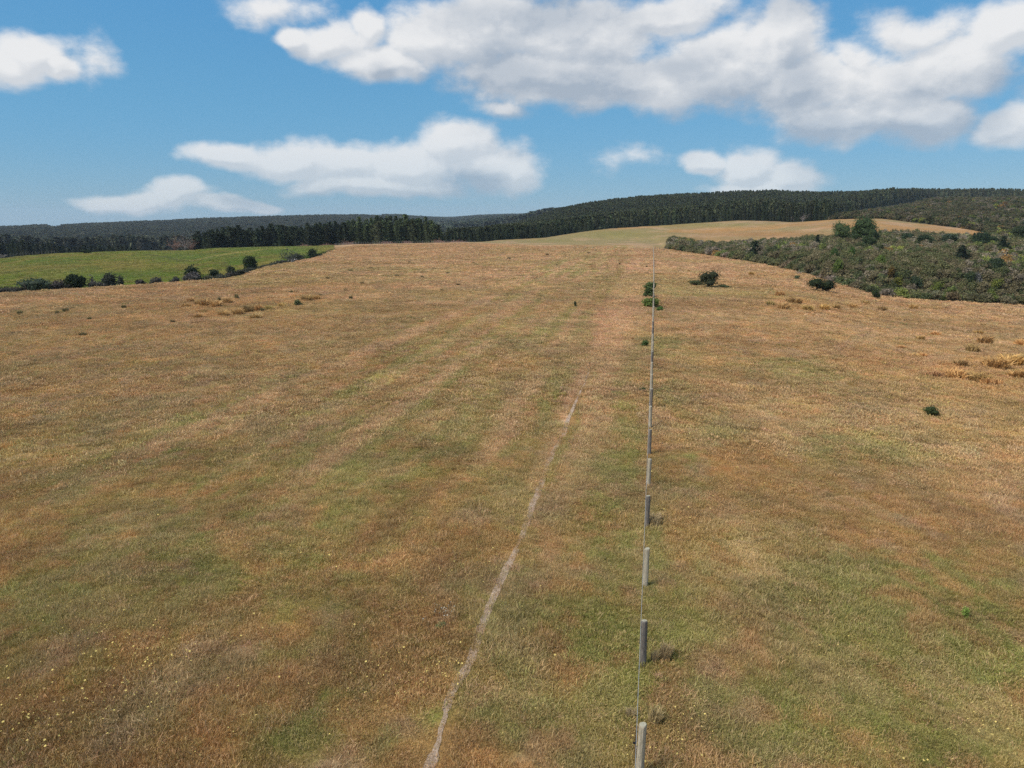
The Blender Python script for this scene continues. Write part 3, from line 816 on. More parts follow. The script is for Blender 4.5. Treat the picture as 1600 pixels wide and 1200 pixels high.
def pine_mesh(name, seed, Ht, W, n_leaf, leaf, low=.06, shape=.8, whorl=1.0):
    r = np.random.default_rng(seed)
    C = []; z = Ht * low
    while z < Ht * .985:
        t_ = (z - Ht * low) / (Ht * (1 - low))
        L = W / 2 * (1 - t_) ** shape * r.uniform(.8, 1.12) + .12
        nb = r.integers(6, 9); a0 = r.uniform(0, 6.28)
        for k in range(nb):
            a = a0 + 2 * PI * k / nb + r.normal(0, .2); l = L * r.uniform(.72, 1.15)
            m_ = max(3, int(n_leaf * l / W * .24))
            q = r.random(m_) ** .6
            sp = .10 * l + .05 * W
            C.append(np.column_stack([q * l * math.cos(a), q * l * math.sin(a), z + q * l * r.uniform(.05, .4) - .25 * q * q * l]) + r.normal(0, 1, (m_, 3)) * sp * .5 * np.array((1, 1, .6)))
        z += whorl * Ht * .045 * r.uniform(.8, 1.25)
    m_ = 10
    C.append(np.column_stack([r.normal(0, .05 * W * .3, m_), r.normal(0, .05 * W * .3, m_), np.linspace(Ht * .93, Ht * 1.0, m_)]))
    C = np.concatenate(C)
    rad = np.hypot(C[:, 0], C[:, 1]) / (W / 2)
    V1, F1, S1 = leaf_soup(r, C, leaf, r.uniform(.65, 1.35, len(C)))
    # inner cone of dense twigs, darkened to carry the crown's inner shade
    k = 7; ring = [(Ht * low, .30), (Ht * .4, .26), (Ht * .75, .12), (Ht * .97, .015)]
    V2 = np.array([(W * q * math.cos(2 * PI * i / k + j), W * q * math.sin(2 * PI * i / k + j), zz) for j, (zz, q) in enumerate(ring) for i in range(k)])
    F2 = []
    for j in range(3):
        for i in range(k):
            p = j * k + i; s = j * k + (i + 1) % k
            F2 += [(p, s, s + k), (p, s + k, p + k)]
    return mesh_np(name, np.concatenate([V1, V2]), np.concatenate([F1, np.array(F2) + len(V1)]), M_NEEDLE, shade=np.concatenate([S1, np.full(len(V2), .5)]))
def trunk_mesh(name, Ht, r0, mat=None, bend=.02, seed=0, top=.95):
    r = np.random.default_rng(seed)
    zs = np.linspace(-.3, Ht * top, 6)
    pts = np.column_stack([np.cumsum(r.normal(0, bend * Ht * .3, 6)) * (zs > 0), np.cumsum(r.normal(0, bend * Ht * .3, 6)) * (zs > 0), zs])
    V_, F_ = tubes([(pts, np.linspace(r0, r0 * .15, 6))], 7)
    return mesh_np(name, V_, F_, mat or M_BARK, smooth_=True)
def bare_branches(seed, Ht, W, r0, depth=3, nfirst=7, up=.8):
    r = np.random.default_rng(seed); L = []
    def grow(p, dr, ln, rad, dep):
        n = 4; pts = [p]
        d_ = dr.copy()
        for i in range(n):
            d_ = d_ + r.normal(0, .13, 3) + np.array((0, 0, .06)); d_ /= np.linalg.norm(d_)
            pts.append(pts[-1] + d_ * ln / n)
        L.append((pts, np.linspace(rad, rad * .45, n + 1)))
        if dep > 0:
            for k in range(r.integers(3, 6)):
                j = r.integers(1, n + 1); e = d_ + r.normal(0, .55, 3); e[2] = abs(e[2]) * .6 + .1; e /= np.linalg.norm(e)
                grow(pts[j], e, ln * r.uniform(.45, .7), rad * .5, dep - 1)
    for k in range(nfirst):
        a = 2 * PI * k / nfirst + r.normal(0, .3)
        e = np.array((math.cos(a) * W / Ht * .8, math.sin(a) * W / Ht * .8, up * r.uniform(.7, 1.3))); e /= np.linalg.norm(e)
        grow(np.array((0, 0, Ht * r.uniform(.02, .3))), e, Ht * r.uniform(.4, .62), r0, depth)
    return tubes(L, 3)

PINES = [(pine_mesh('pine_crown', 10 + i, 10.0, [4.6, 5.4, 4.2, 5.0, 6.0][i], 62, .46, [.02, .015, .03, .02, .015][i], [.62, .55, .7, .6, .5][i]), trunk_mesh('pine_trunk', 10.0, .17, seed=i)) for i in range(5)]
LOWPINES = [pine_mesh('forest_pine', 40 + i, 10.0, [4.0, 4.6, 3.6, 4.3][i], 12, 1.05, .1, .8, 1.5) for i in range(4)]
FARPINES = [pine_mesh('distant_pine', 50 + i, 10.0, [4.4, 5.0, 4.0][i], 5, 1.9, .1, .8, 2.2) for i in range(3)]

tree_count = 0
def pine(x, y, ht, w, tint, label, group, variant=None, name='pine_tree', cat='pine tree'):
    global tree_count
    tree_count += 1
    v = random.randrange(len(PINES)) if variant is None else variant
    z = Hs(x, y)
    r_ = empty(name, (x, y, z - .05), random.uniform(0, 6.28))
    tag(r_, label, cat, group)
    s = ht / 10.0
    c = add('crown', PINES[v][0], r_); c.scale = (w, w, s); c['tint'] = tint
    k = add('trunk', PINES[v][1], r_); k.scale = (s, s, s)
    return r_
def ztop_at(px, py, d):
    return CAM_H + float(direction(px, py)[1]) * d
def jt(c, j=.12):
    k = 1 + random.gauss(0, j)
    return tuple(max(.004, v * k * (1 + random.gauss(0, .05))) for v in c)
DARKPINE = (.034, .045, .020); MIDPINE = (.05, .066, .03); OLIVEPINE = (.05, .066, .026)

# shelterbelt behind the field
SB_TOP = [(272,372),(300,363),(330,358),(352,356),(372,352),(386,350),(400,356),(430,351),(470,352),(500,347),(530,345),(560,341),(600,338),(630,337),(660,340),(680,344),(690,352)]
tx, ty = zip(*SB_TOP)
for row in range(3):
    p = 286.0 + row * 4
    while p < 690:
        d = 372 + row * 7 + random.uniform(-4, 4)
        if p < 480: d += 6
        a, _ = direction(p, 380); a = float(a)
        x, y = d * math.sin(a), d * math.cos(a)
        top = ztop_at(p, np.interp(p, tx, ty) + random.uniform(-3, 5) + (0 if row else 3), d)
        ht = max(4, top - Hs(x, y))
        sp_ = 'by the bare trees' if p < 340 else 'left of the white fence' if p < 440 else 'above the hedge trees' if p < 520 else 'behind the pale fence' if p < 600 else 'at its tallest stretch' if p < 650 else 'beside the gap'
        w_ = random.uniform(1.3, 2.0)
        hc = 'tall' if ht > 12.5 else 'medium' if ht > 9.5 else 'low'
        pine(x, y, ht * random.choice((1, 1, .93, .86)), w_, jt(DARKPINE if p < 540 else (.066, .084, .034), .22), f'{hc} {"broad" if w_ > 1.65 else "slim"} pine, {("front", "middle", "back")[row]} row of the shelterbelt, {sp_}', f'{hc} {"broad" if w_ > 1.65 else "slim"} pines in the {("front", "middle", "back")[row]} row {sp_}')
        p += random.uniform(6, 12)
n_sb = tree_count
# dark row behind the green paddock on the left
p = -40.0
while p < 215:
    d = 455 + random.uniform(-10, 25)
    a = float(direction(p, 380)[0]); x, y = d * math.sin(a), d * math.cos(a)
    w2_ = 'at the left picture edge' if p < 30 else 'above the dark crest fence' if p < 84 else 'under the pale far clearing' if p < 120 else 'above the small dark paddock bush' if p < 165 else 'at the right end of their row'
    top = ztop_at(p, np.interp(p, [0, 60, 100, 150, 200], [377, 378, 382, 385, 383]) + random.uniform(-3, 4), d)
    pine(x, y, max(4, top - Hs(x, y)), random.uniform(1.0, 1.6), jt(DARKPINE), f'dark pine behind the green paddock, {w2_}', f'dark pines behind the green paddock, {w2_}')
    p += random.uniform(5, 10)
# front rows of the pine plantation along the top of the brown hill
for row in range(1):
    p = 700.0 + row * 3
    while p < 1300:
        a = float(direction(p, 370)[0]); d5 = float(curve_at(np.array([a]), SD)[7][0]) + 10 + row * 7 + random.uniform(-2.5, 2.5)
        x, y = d5 * math.sin(a), d5 * math.cos(a)
        ht = float(np.interp(p, [700, 800, 950, 1100, 1200, 1300], [7.5, 6, 7, 8, 10.5, 12])) * random.uniform(.75, 1.15)
        sz = 'short' if ht < 6.2 else 'mid-sized' if ht < 8.6 else 'tall'
        where_ = ('just right of the shelterbelt' if p < 760 else 'at its low left end' if p < 860 else 'at the foot of the rising skyline' if p < 960 else
                  'above the olive hill shoulder' if p < 1060 else 'above the brown hill crest' if p < 1160 else 'left of the pale bare trees' if p < 1240 else 'around the pale bare trees')
        lb, gp = f'{sz} pine in front row of the plantation, {where_}', f'{sz} front-row pines {where_}'
        pine(x, y, ht, random.uniform(.55, .8), jt(MIDPINE if p < 1150 else DARKPINE), lb, gp)
        p += random.uniform(4.6, 8)
print('pines as objects', tree_count)

# forest masses
def forest(name, label, n, d_fn, px0, px1, hts, tint, var, wscale=1.0, clear=None, hfn=None):
    a0, a1 = float(direction(px0, 370)[0]), float(direction(px1, 370)[0])
    a = RNG.uniform(a0, a1, n)
    D = curve_at(a, SD)
    lo, hi = d_fn(a, D)
    d = np.sqrt(RNG.uniform(0, 1, n) * (hi ** 2 - lo ** 2) + lo ** 2)
    k = hi > lo
    x, y, d = (d * np.sin(a))[k], (d * np.cos(a))[k], d[k]
    z = H(x, y)
    if clear is not None:
        kk = clear(x, y, z, d); x, y, z, d = x[kk], y[kk], z[kk], d[kk]
    m_ = len(x)
    dens = fbm(x / 60, y / 60, 3)
    hgt = RNG.uniform(hts[0], hts[1], m_) * (.85 + .3 * dens) / 10
    w = wscale * RNG.uniform(.8, 1.25, m_) * (hgt ** .5)
    if hfn is not None: hgt = hgt * hfn(x, y)
    scl = np.stack([w, w, hgt], 1); rot = np.stack([np.zeros(m_), np.zeros(m_), RNG.uniform(0, 6.28, m_)], 1)
    c = np.array(tint) * (.75 + .5 * dens)[:, None] * (1 + RNG.normal(0, .18, m_))[:, None].clip(.5, 1.6) * (1 + RNG.normal(0, .05, (m_, 3)))
    scatter(name, np.stack([x, y, z - .2], 1), rot, scl, c, var, label)
A1470 = float(direction(1470, 370)[0]); A1285 = float(direction(1290, 370)[0])
forest('pine_forest', 'pine plantation covering the ridge on the right', 30000, lambda a, D: (np.where(a > A1285, D[8] + 20 + 380 * ramp(a, A1285, A1470), D[7] + 14), D[9] + 60), 700, 1900, (11, 15), (.082, .093, .043), LOWPINES, .95,
       hfn=lambda x, y: np.interp(np.arctan2(x, y), [float(direction(p, 370)[0]) for p in (700, 800, 950, 1100, 1200, 1300, 1400, 1500)], [.62, .55, .6, .68, .8, .85, .95, .95]) + .25 * ramp(np.hypot(x, y), 620, 950))
forest('conifer_forest', 'dark conifer forest on the long hill at the left', 30000, lambda a, D: (D[7] * 0 + 760, D[10] + 150), -350, 725, (12, 17), (.098, .102, .055), FARPINES, 1.7,
       clear=lambda x, y, z, d: ~((blobs(*to_photo(x, y, z), [(86, 361, 13, 2.6, 1.0)]) > .4) & (d > 1200)))
forest('distant_forest', 'distant forest on the blue hill beyond the shelterbelt', 12000, lambda a, D: (D[9] + 400, D[10] + 100), 600, 960, (14, 20), (.085, .10, .06), FARPINES, 3.0)

# ------------------------------------------------------------------ scrub hillsides on the right
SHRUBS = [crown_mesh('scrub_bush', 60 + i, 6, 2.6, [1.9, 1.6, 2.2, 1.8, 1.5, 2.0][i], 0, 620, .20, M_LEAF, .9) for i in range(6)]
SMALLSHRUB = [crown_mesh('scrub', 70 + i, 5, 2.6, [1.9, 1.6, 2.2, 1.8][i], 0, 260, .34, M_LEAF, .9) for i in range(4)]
SCRUB_T = [((.070, .075, .034), .34), ((.095, .085, .048), .22), ((.052, .064, .028), .16), ((.135, .12, .088), .14), ((.10, .125, .035), .08), ((.15, .17, .04), .035), ((.16, .10, .035), .025)]
SC = np.array([c for c, _ in SCRUB_T]) * np.array((2.15, 2.0, 1.85)); SW = np.array([w for _, w in SCRUB_T]); SW /= SW.sum()
SLAB = ['olive green', 'brownish', 'dark green', 'grey twiggy', 'mid green', 'bright yellow-green', 'rusty orange']
def scrub_positions(n, lo, hi, px0, px1):
    a = RNG.uniform(float(direction(px0, 400)[0]), float(direction(px1, 400)[0]), n)
    D = curve_at(a, SD); l, h_ = lo(a, D), hi(a, D)
    d = np.sqrt(RNG.random(n) * (h_ ** 2 - l ** 2).clip(0) + l ** 2)
    k = h_ > l
    return (d * np.sin(a))[k], (d * np.cos(a))[k], a[k], d[k]
def scrub_class(x, y):
    n_ = fbm(x / 11 + 5, y / 14, 3); n2 = fbm(x / 5, y / 5 + 33, 2)
    u = np.clip((n_ - .3) / .4 * .55 + RNG.random(len(x)) * .45, 0, .999)
    return np.searchsorted(np.cumsum(SW), u).clip(0, len(SW) - 1)
# near slope: 260 nearest bushes are objects, the others one mass
x, y, a, d = scrub_positions(14000, lambda a, D: D[3] + 2.5, lambda a, D: D[6] + 4, 1046, 1780)
px, py = to_photo(x, y, H(x, y))
rank = d - curve_at(a, SD)[3]                       # how far in from the field edge
vis = (px > 1040) & (px < 1600)
order = np.argsort(np.where(vis, rank + d * .05, 1e6))
chosen, taken = [], []
for i in order:
    if not vis[i] or len(chosen) >= 250: break
    if all((x[i] - x[j]) ** 2 + (y[i] - y[j]) ** 2 > 3.2 for j in chosen): chosen.append(i)
chosen = np.array(chosen)
cls = scrub_class(x, y)
where = lambda p: ('at the pointed upper tip of the scrub' if p < 1100 else 'between the scrub tip and the conical pine' if p < 1165 else 'around the broad conical pine' if p < 1215 else 'beyond the pale dead branch' if p < 1270 else
                   'beyond the umbrella-shaped bush' if p < 1340 else 'behind the small round edge bush' if p < 1400 else 'on the lower scrub edge, right' if p < 1500 else 'at the right picture edge')
for i in chosen:
    c = cls[i]; w_ = where(px[i])
    o = add('scrub_bush', SHRUBS[random.randrange(6)], None, (x[i], y[i], Hs(x[i], y[i]) - .15), (0, 0, random.uniform(0, 6.28)))
    s = random.uniform(.8, 1.35) * (1.15 if px[i] < 1250 else 1.0); o.scale = (s, s, s * random.uniform(.8, 1.15)); o['tint'] = jt(tuple(SC[c]), .12)
    z_ = 'large' if s > 1.2 else 'middling' if s > .97 else 'small'
    tag(o, f'{z_} {SLAB[c]} scrub bush {w_}', 'bush', f'{z_} {SLAB[c]} scrub bushes {w_}')
mk = np.ones(len(x), bool); mk[chosen] = False
cx, cyy = x[chosen], y[chosen]
edge = rank < 9
for i in np.nonzero(edge)[0]:
    if mk[i] and ((cx - x[i]) ** 2 + (cyy - y[i]) ** 2 < 2.2).any(): mk[i] = False
def scatter_scrub(name, x, y, label, s0, s1, var, gain=1.0):
    m_ = len(x); c = SC[scrub_class(x, y)] * (1 + RNG.normal(0, .15, m_))[:, None].clip(.5, 1.6)
    c = c * gain; s = RNG.uniform(s0, s1, m_); scatter(name, np.stack([x, y, H(x, y) - .15], 1), np.stack([0 * x, 0 * x, RNG.uniform(0, 6.28, m_)], 1), np.stack([s, s, s * RNG.uniform(.75, 1.3, m_)], 1), c, var, label)
scatter_scrub('scrub', x[mk], y[mk], 'mixed olive and brown scrub covering the near slope on the right', .7, 1.25, SHRUBS)
A1290 = float(direction(1290, 400)[0]); A1545 = float(direction(1545, 400)[0])
x, y, a, d = scrub_positions(15000, lambda a, D: np.where(a > A1545, D[6] + 4, D[7] + 7), lambda a, D: D[8] + 22, 1290, 1800)
scatter_scrub('far_scrub', x, y, 'grey-brown scrub covering the far hill on the right', .9, 1.6, SMALLSHRUB, .68)

# ------------------------------------------------------------------ individual bushes and trees
def bush(px, py, wpx, hpx, tint, label, cat='bush', name='bush', d=None, lobes=7, seed=0, n=1100, leaf=.16, z0=.0, open_=.1, group=None, sink=0.0, stem=True, core=.66):
    x, y, z, d = at(px, py, d)
    W = wpx / F * d; Ht = hpx / F * d
    r_ = empty(name, (x, y, z - sink), 0)
    tag(r_, label, cat, group)
    me = crown_mesh(name + '_foliage', 900 + seed, lobes, W, Ht, z0 * Ht, n, max(leaf, .0022 * d * .5), M_LEAF, .7, True, open_, core)
    c = add('foliage', me, r_); c['tint'] = tint
    if stem:
        r = np.random.default_rng(seed); L = []
        for k in range(5):
            aa = r.uniform(0, 6.28); q = W * .22 * r.random()
            L.append(([(0, 0, -.1), (q * .5 * math.cos(aa), q * .5 * math.sin(aa), Ht * .3), (q * math.cos(aa), q * math.sin(aa), Ht * .7)], [.035 * W, .025 * W, .01 * W]))
        V_, F_ = tubes(L, 5); add('stem', mesh_np(name + '_stem', V_, F_, M_BARK), r_)
    return r_
bush(1108, 449, 30, 25, (.062, .07, .032), 'dark olive rounded bush alone right of the fence, beyond the green patch', seed=1, lobes=8, n=1500)
bush(1087, 446, 28, 8, (.10, .115, .05), 'low pale grey-green shrub beside the dark olive bush', seed=2, n=500, stem=False)
bush(1132, 450, 20, 5, (.10, .12, .05), 'low green growth at the right foot of the dark olive bush', seed=22, n=300, stem=False)
bush(1276, 455, 27, 19, (.045, .062, .024), 'dense dark umbrella-shaped bush near the scrub edge', seed=3, n=1500, z0=.06)
bush(1293, 457, 20, 17, (.045, .062, .026), 'dark bush leaning out to the right of the umbrella-shaped bush', seed=4, n=1200, z0=.08)
bush(1366, 466, 13, 11, (.05, .07, .024), 'small round dark bush at the lower scrub edge', seed=5, n=700)
bush(1454, 650, 24, 15, (.075, .10, .035), 'small dark green shrub alone in the right-hand grass', seed=6, n=900, leaf=.05)
bush(1017, 452, 24, 11, (.10, .145, .045), 'green bush on the fence line, farthest of the three', seed=7, n=800)
bush(1013, 465, 15, 15, (.085, .12, .04), 'tall narrow green bush on the fence line, middle of the three', seed=8, n=800)
bush(1016, 480, 29, 14, (.14, .19, .045), 'bright green spreading bush on the fence line, nearest of the three', seed=9, n=1100)
bush(1031, 487, 14, 8, (.11, .19, .045), 'small bright green weed right of the fence-line bushes', name='weed', cat='weed', seed=10, n=350, leaf=.09, stem=False)
bush(1007, 542, 14, 10, (.09, .14, .04), 'small green weed at the left side of a dark fence post', name='weed', cat='weed', seed=11, n=350, leaf=.07, stem=False)
bush(1004, 612, 14, 6, (.06, .09, .03), 'low dark weed just left of the fence below the green one', name='weed', cat='weed', seed=12, n=260, leaf=.05, stem=False)
bush(899, 480, 6, 9, (.055, .07, .03), 'tiny dark green seedling standing alone left of the fence', name='seedling', cat='seedling', seed=13, n=200, leaf=.08, stem=False, lobes=4)
bush(464, 478, 14, 9, (.15, .17, .07), 'grey-green broadleaf weed among the left rush clumps', name='weed', cat='weed', seed=14, n=300, leaf=.12, stem=False)
bush(1508, 968, 14, 18, (.24, .33, .07), 'bright green upright weed in the lower right grass', name='weed', cat='weed', seed=15, n=260, leaf=.035, stem=False, lobes=4)
bush(690, 982, 20, 9, (.26, .30, .12), 'pale flowering weed left of the dirt track', name='weed', cat='weed', seed=16, n=260, leaf=.03, stem=False, lobes=5)
bush(1246, 436, 10, 5, (.09, .11, .05), 'tiny grey-green bush in front of the scrub edge', seed=17, n=200, stem=False)

# hollow between the dry field and the green paddock: bushes standing just behind the crest
def hollow(px, top, w, tint, label, cat='bush', name='bush', back=14, seed=0, kind='round', n=1100, group=None, core=.66, open_=.1):
    a = float(direction(px, top)[0]); d = float(curve_at(np.array([a]), SD)[3][0]) + back
    x, y = d * math.sin(a), d * math.cos(a); z = Hs(x, y)
    Ht = ztop_at(px, top, d) - z; W = w / F * d
    r_ = empty(name, (x, y, z), 0); tag(r_, label, cat, group)
    if kind == 'cone':
        c = add('crown', PINES[seed % 5][0], r_); c.scale = (W / 5, W / 5, Ht / 10); c['tint'] = tint
        k = add('trunk', PINES[seed % 5][1], r_); k.scale = (Ht / 10,) * 3
    else:
        c = add('foliage', crown_mesh(name + '_foliage', 700 + seed, 8, W, Ht, Ht * .1, n, .26, M_LEAF, .75, True, open_, core), r_); c['tint'] = tint
        V_, F_ = bare_branches(seed, Ht * .85, W * .8, .05 * W, 1, 4)
        add('stem', mesh_np(name + '_stem', V_, F_, M_DEAD if core == 0 else M_BARK), r_)
    return r_
GG = (.07, .085, .05)
hollow(-40, 452, 60, (.09, .08, .06), 'purplish-grey low bush at the left frame edge of the hollow', seed=1)
hollow(12, 449, 60, (.085, .075, .055), 'low purplish-grey bush at the left picture edge, in the hollow', seed=21)
hollow(50, 436, 44, (.075, .10, .062), 'large grey-green bush in the hollow, left of the dark conifer', seed=2, n=1500)
hollow(92, 438, 26, (.095, .08, .065), 'grey-brown bush against the left side of the dark conifer', seed=3)
hollow(116, 428, 27, (.03, .045, .018), 'dark conifer-like bush standing in the hollow on the left', cat='tree', name='conifer', seed=4, n=2000)
hollow(141, 431, 11, (.10, .085, .08), 'tiny purplish bush on the green slope right of the conifer', seed=5, back=40, n=300)
hollow(168, 427, 22, (.06, .065, .045), 'dark round bush with grey twigs left of the pale gap', seed=6)
hollow(150, 440, 24, (.13, .115, .095), 'pale grey twiggy bush below the dark round one', seed=7)
hollow(188, 430, 12, (.07, .075, .05), 'small grey-green bush right of the dark round one', seed=8, back=20, n=400)
hollow(218, 436, 15, (.10, .085, .075), 'small purplish bush, leftmost of the sparse row', seed=9, n=400)
hollow(243, 433, 19, (.095, .085, .07), 'purplish bush, second in the sparse row', seed=10, n=500)
hollow(272, 433, 15, (.10, .09, .075), 'purplish bush just left of the dark double bush', seed=11, n=500)
hollow(299, 416, 30, (.032, .048, .02), 'dark spreading tree behind the grey bush in the hollow', cat='tree', name='small_tree', seed=12, n=1300, back=18)
hollow(301, 425, 26, (.125, .11, .10), 'pale grey bush in front of the dark spreading tree', seed=13, back=10)
hollow(334, 421, 18, (.04, .055, .025), 'dark bush midway between the two dark trees', seed=14, n=700)
hollow(360, 415, 16, (.05, .06, .028), 'dark bush above the purplish hedge', seed=15, n=700)
for i, (p_, t_) in enumerate([(326,430),(345,429),(362,425),(378,421),(392,418),(408,416),(420,413),(432,410),(442,407)]):
    hollow(p_, t_, 24, jt((.085, .08, .055)), 'low grey-brown bush in the close hedge along the field edge', seed=30 + i, n=450, back=9, group='hedge bushes along the field edge')
hollow(390, 401, 21, (.03, .046, .018), 'dark dense round tree rising above the hedge', cat='tree', name='small_tree', seed=16, n=2000, back=12)
hollow(452, 389, 34, (.085, .09, .065), 'open grey-branched tree at the right end of the hedge', cat='tree', name='small_tree', seed=17, n=600, core=0, open_=.5, back=14)
hollow(462, 396, 30, (.07, .075, .05), 'grey-green bush under the open grey tree', seed=18)
hollow(489, 389, 17, (.032, .048, .022), 'dark upright bush at the right end of the hollow', seed=19, n=900, back=12)
hollow(497, 396, 17, (.05, .062, .032), 'low dark bush touching the dark upright one', seed=20, n=500, back=10)
bush(135, 398, 11, 5, (.04, .06, .02), 'small dark bush on the top of the green paddock', seed=50, d=322, n=300, leaf=.3, stem=False)

# distinct trees on the right slope
FOOT = {1181: 408, 1278: 385, 1317: 377, 1354: 380, 1340: 374, 1372: 384, 1358: 388, 1418: 379, 1448: 382, 1455: 388, 1485: 382, 1523: 380, 1536: 386, 1551: 385, 1569: 394, 1505: 408, 1558: 423, 1517: 441, 1433: 450}
def slope_tree(px, top, w, d, tint, label, kind='cone', seed=0, cat='tree', name='tree', n=2000, leaf=.3, z0=.12):
    a = float(direction(px, top)[0])
    foot = FOOT.get(px)
    if foot:
        ds = np.linspace(float(curve_at(np.array([a]), SD)[3][0]) + 12, float(curve_at(np.array([a]), SD)[6][0]), 500)
        zz = H(ds * math.sin(a), ds * math.cos(a)); sl = float(direction(px, foot + 5)[1])
        hit = np.nonzero(zz >= CAM_H + sl * ds)[0]
        d = float(ds[hit[0]]) if len(hit) else float(ds[-1])
    x, y = d * math.sin(a), d * math.cos(a); z = Hs(x, y)
    Ht = max(2.2, ztop_at(px, top, d) - z); W = w / F * d
    r_ = empty(name, (x, y, z - .1), random.uniform(0, 6)); tag(r_, label, cat)
    if kind == 'cone':
        c = add('crown', PINES[seed % 5][0], r_); c.scale = (W / 5, W / 5, Ht / 10); c['tint'] = tint
        k = add('trunk', PINES[seed % 5][1], r_); k.scale = (Ht / 10,) * 3
    else:
        c = add('crown', crown_mesh('tree_crown', 1300 + seed, 11, W, Ht, Ht * z0, n, leaf, M_LEAF, .75, True, .15), r_); c['tint'] = tuple(v * 1.5 for v in tint)
        k = add('trunk', trunk_mesh('tree_trunk', Ht, .05 * W, seed=seed, top=.8), r_)
DK = (.022, .036, .017)
slope_tree(1181, 375, 32, 226, DK, 'broad dark conical pine at the left of the scrub slope', seed=1, cat='pine tree', name='pine_tree')
slope_tree(1278, 366, 17, 235, DK, 'narrow dark young pine left of the pale green tree', seed=2, cat='pine tree', name='pine_tree')
slope_tree(1317, 346, 27, 240, (.062, .088, .03), 'rounded pale green tree beside the tallest tree on the slope', 'round', 3)
slope_tree(1354, 337, 33, 240, (.048, .072, .026), 'tallest broad green tree on the scrub slope', 'round', 4, n=3200)
slope_tree(1340, 352, 14, 243, (.05, .075, .027), 'green tree filling between the pale tree and the tallest one', 'round', 5)
slope_tree(1372, 364, 14, 228, DK, 'small dark pine at the right foot of the tallest tree', seed=6, cat='pine tree', name='pine_tree')
slope_tree(1358, 368, 20, 225, (.04, .058, .022), 'dark bushy tree below the tallest tree', 'round', 7)
slope_tree(1418, 364, 20, 250, (.032, .05, .024), 'dark round tree on the skyline of the scrub slope', 'round', 8)
slope_tree(1448, 366, 24, 235, (.03, .046, .022), 'dark tree right of the round one, on the slope crest', 'round', 9)
slope_tree(1455, 376, 16, 225, DK, 'small dark pine standing below the crest trees', seed=0, cat='pine tree', name='pine_tree')
slope_tree(1485, 365, 22, 245, (.045, .062, .036), 'grey-green bushy tree on the slope crest', 'round', 10)
slope_tree(1523, 363, 14, 232, DK, 'slim dark pine at the left of the far right pine group', seed=2, cat='pine tree', name='pine_tree')
slope_tree(1536, 362, 24, 230, (.026, .042, .02), 'broad dark tree in the far right pine group', 'round', 11)
slope_tree(1551, 369, 16, 228, (.03, .045, .022), 'low dark tree on the right of the far right pine group', 'round', 12)
slope_tree(1569, 368, 20, 215, DK, 'dark pine at the right end of the far right group', seed=4, cat='pine tree', name='pine_tree')
slope_tree(1505, 382, 28, 190, (.026, .038, .02), 'blurry dark conifer standing lower on the right slope', seed=1, cat='pine tree', name='pine_tree')
slope_tree(1558, 403, 20, 165, (.034, .05, .024), 'dark green tree amid the right slope', 'round', 13)
slope_tree(1517, 424, 15, 145, (.045, .062, .025), 'olive round tree low on the right slope', 'round', 14, leaf=.2)
slope_tree(1433, 431, 15, 140, (.045, .062, .03), 'green round tree low on the middle slope', 'round', 15, leaf=.2)
slope_tree(1595, 352, 20, 300, (.04, .055, .024), 'dark tree at the right picture edge on the slope crest', 'round', 16)
# bright patches of young growth in the scrub
for i, (px, py, w, h_, c, lb) in enumerate([
    (1377,412,18,12,(.12,.17,.035),'bright green bush in the upper middle of the scrub slope'),(1303,404,12,14,(.08,.13,.035),'green upright bush below the narrow young pine'),
    (1309,424,14,18,(.14,.19,.04),'yellow-green bush near the left middle of the scrub slope'),(1330,402,10,14,(.08,.14,.03),'slender bright green bush below the pale green tree'),
    (1392,436,10,16,(.17,.11,.03),'rusty yellow bush amid the scrub slope'),(1403,448,14,14,(.16,.16,.03),'mustard yellow bush under the rusty one'),
    (1462,455,22,12,(.16,.19,.04),'bright yellow-green bush low on the slope'),(1486,464,22,12,(.17,.21,.06),'pale lime bush at the foot of the slope'),
    (1556,452,20,12,(.18,.20,.04),'lime yellow bush near the right end of the slope'),(1548,466,14,9,(.14,.17,.04),'lime bush below the lime yellow one'),
    (1581,404,12,10,(.15,.18,.04),'yellow-green bush at the right of the slope'),(1524,440,14,9,(.19,.18,.16),'pale grey leafless bush on the right slope')]):
    a = float(direction(px, py)[0])
    s = float(direction(px, py)[1])
    dlo = float(curve_at(np.array([a]), SD)[3][0]) + 4
    ds = np.linspace(dlo, dlo + 190, 700); zz = H(ds * math.sin(a), ds * math.cos(a)) + 1.2
    hit = np.nonzero(zz >= CAM_H + s * ds)[0]; dd = float(ds[hit[0]]) if len(hit) else dlo + 60
    bush(px, py, w, h_ + 1.3 * F / dd, c, lb, d=dd, seed=80 + i, n=900, leaf=.2)

# bare trees
def bare(px, top, w, d, label, mat, seed, nf=8, depth=3, name='bare_tree', group=None):
    a = float(direction(px, top)[0]); x, y = d * math.sin(a), d * math.cos(a); z = Hs(x, y)
    Ht = ztop_at(px, top, d) - z; W = w / F * d
    r_ = empty(name, (x, y, z), 0); tag(r_, label, 'bare tree', group)
    V_, F_ = bare_branches(seed, Ht, W, .09, depth, nf); V_[:, 2] *= Ht / V_[:, 2].max()
    add('branches', mesh_np('branches', V_, F_, mat), r_)
    add('trunk', trunk_mesh('bare_trunk', Ht * .5, .22, mat, seed=seed), r_)
bare(286, 361, 22, 362, 'tall leafless grey-brown tree at the left end of the shelterbelt', M_DEAD, 5, 9)
bare(271, 366, 16, 360, 'leafless brownish tree, leftmost before the shelterbelt', M_DEADPINK, 6, 9)
bare(296, 368, 16, 364, 'smaller leafless tree between the tall bare one and the first pines', M_DEADPINK, 7, 8)
bare(1262, 329, 12, 470, 'pale leafless tree at the edge of the plantation', M_DEAD, 8, 10)
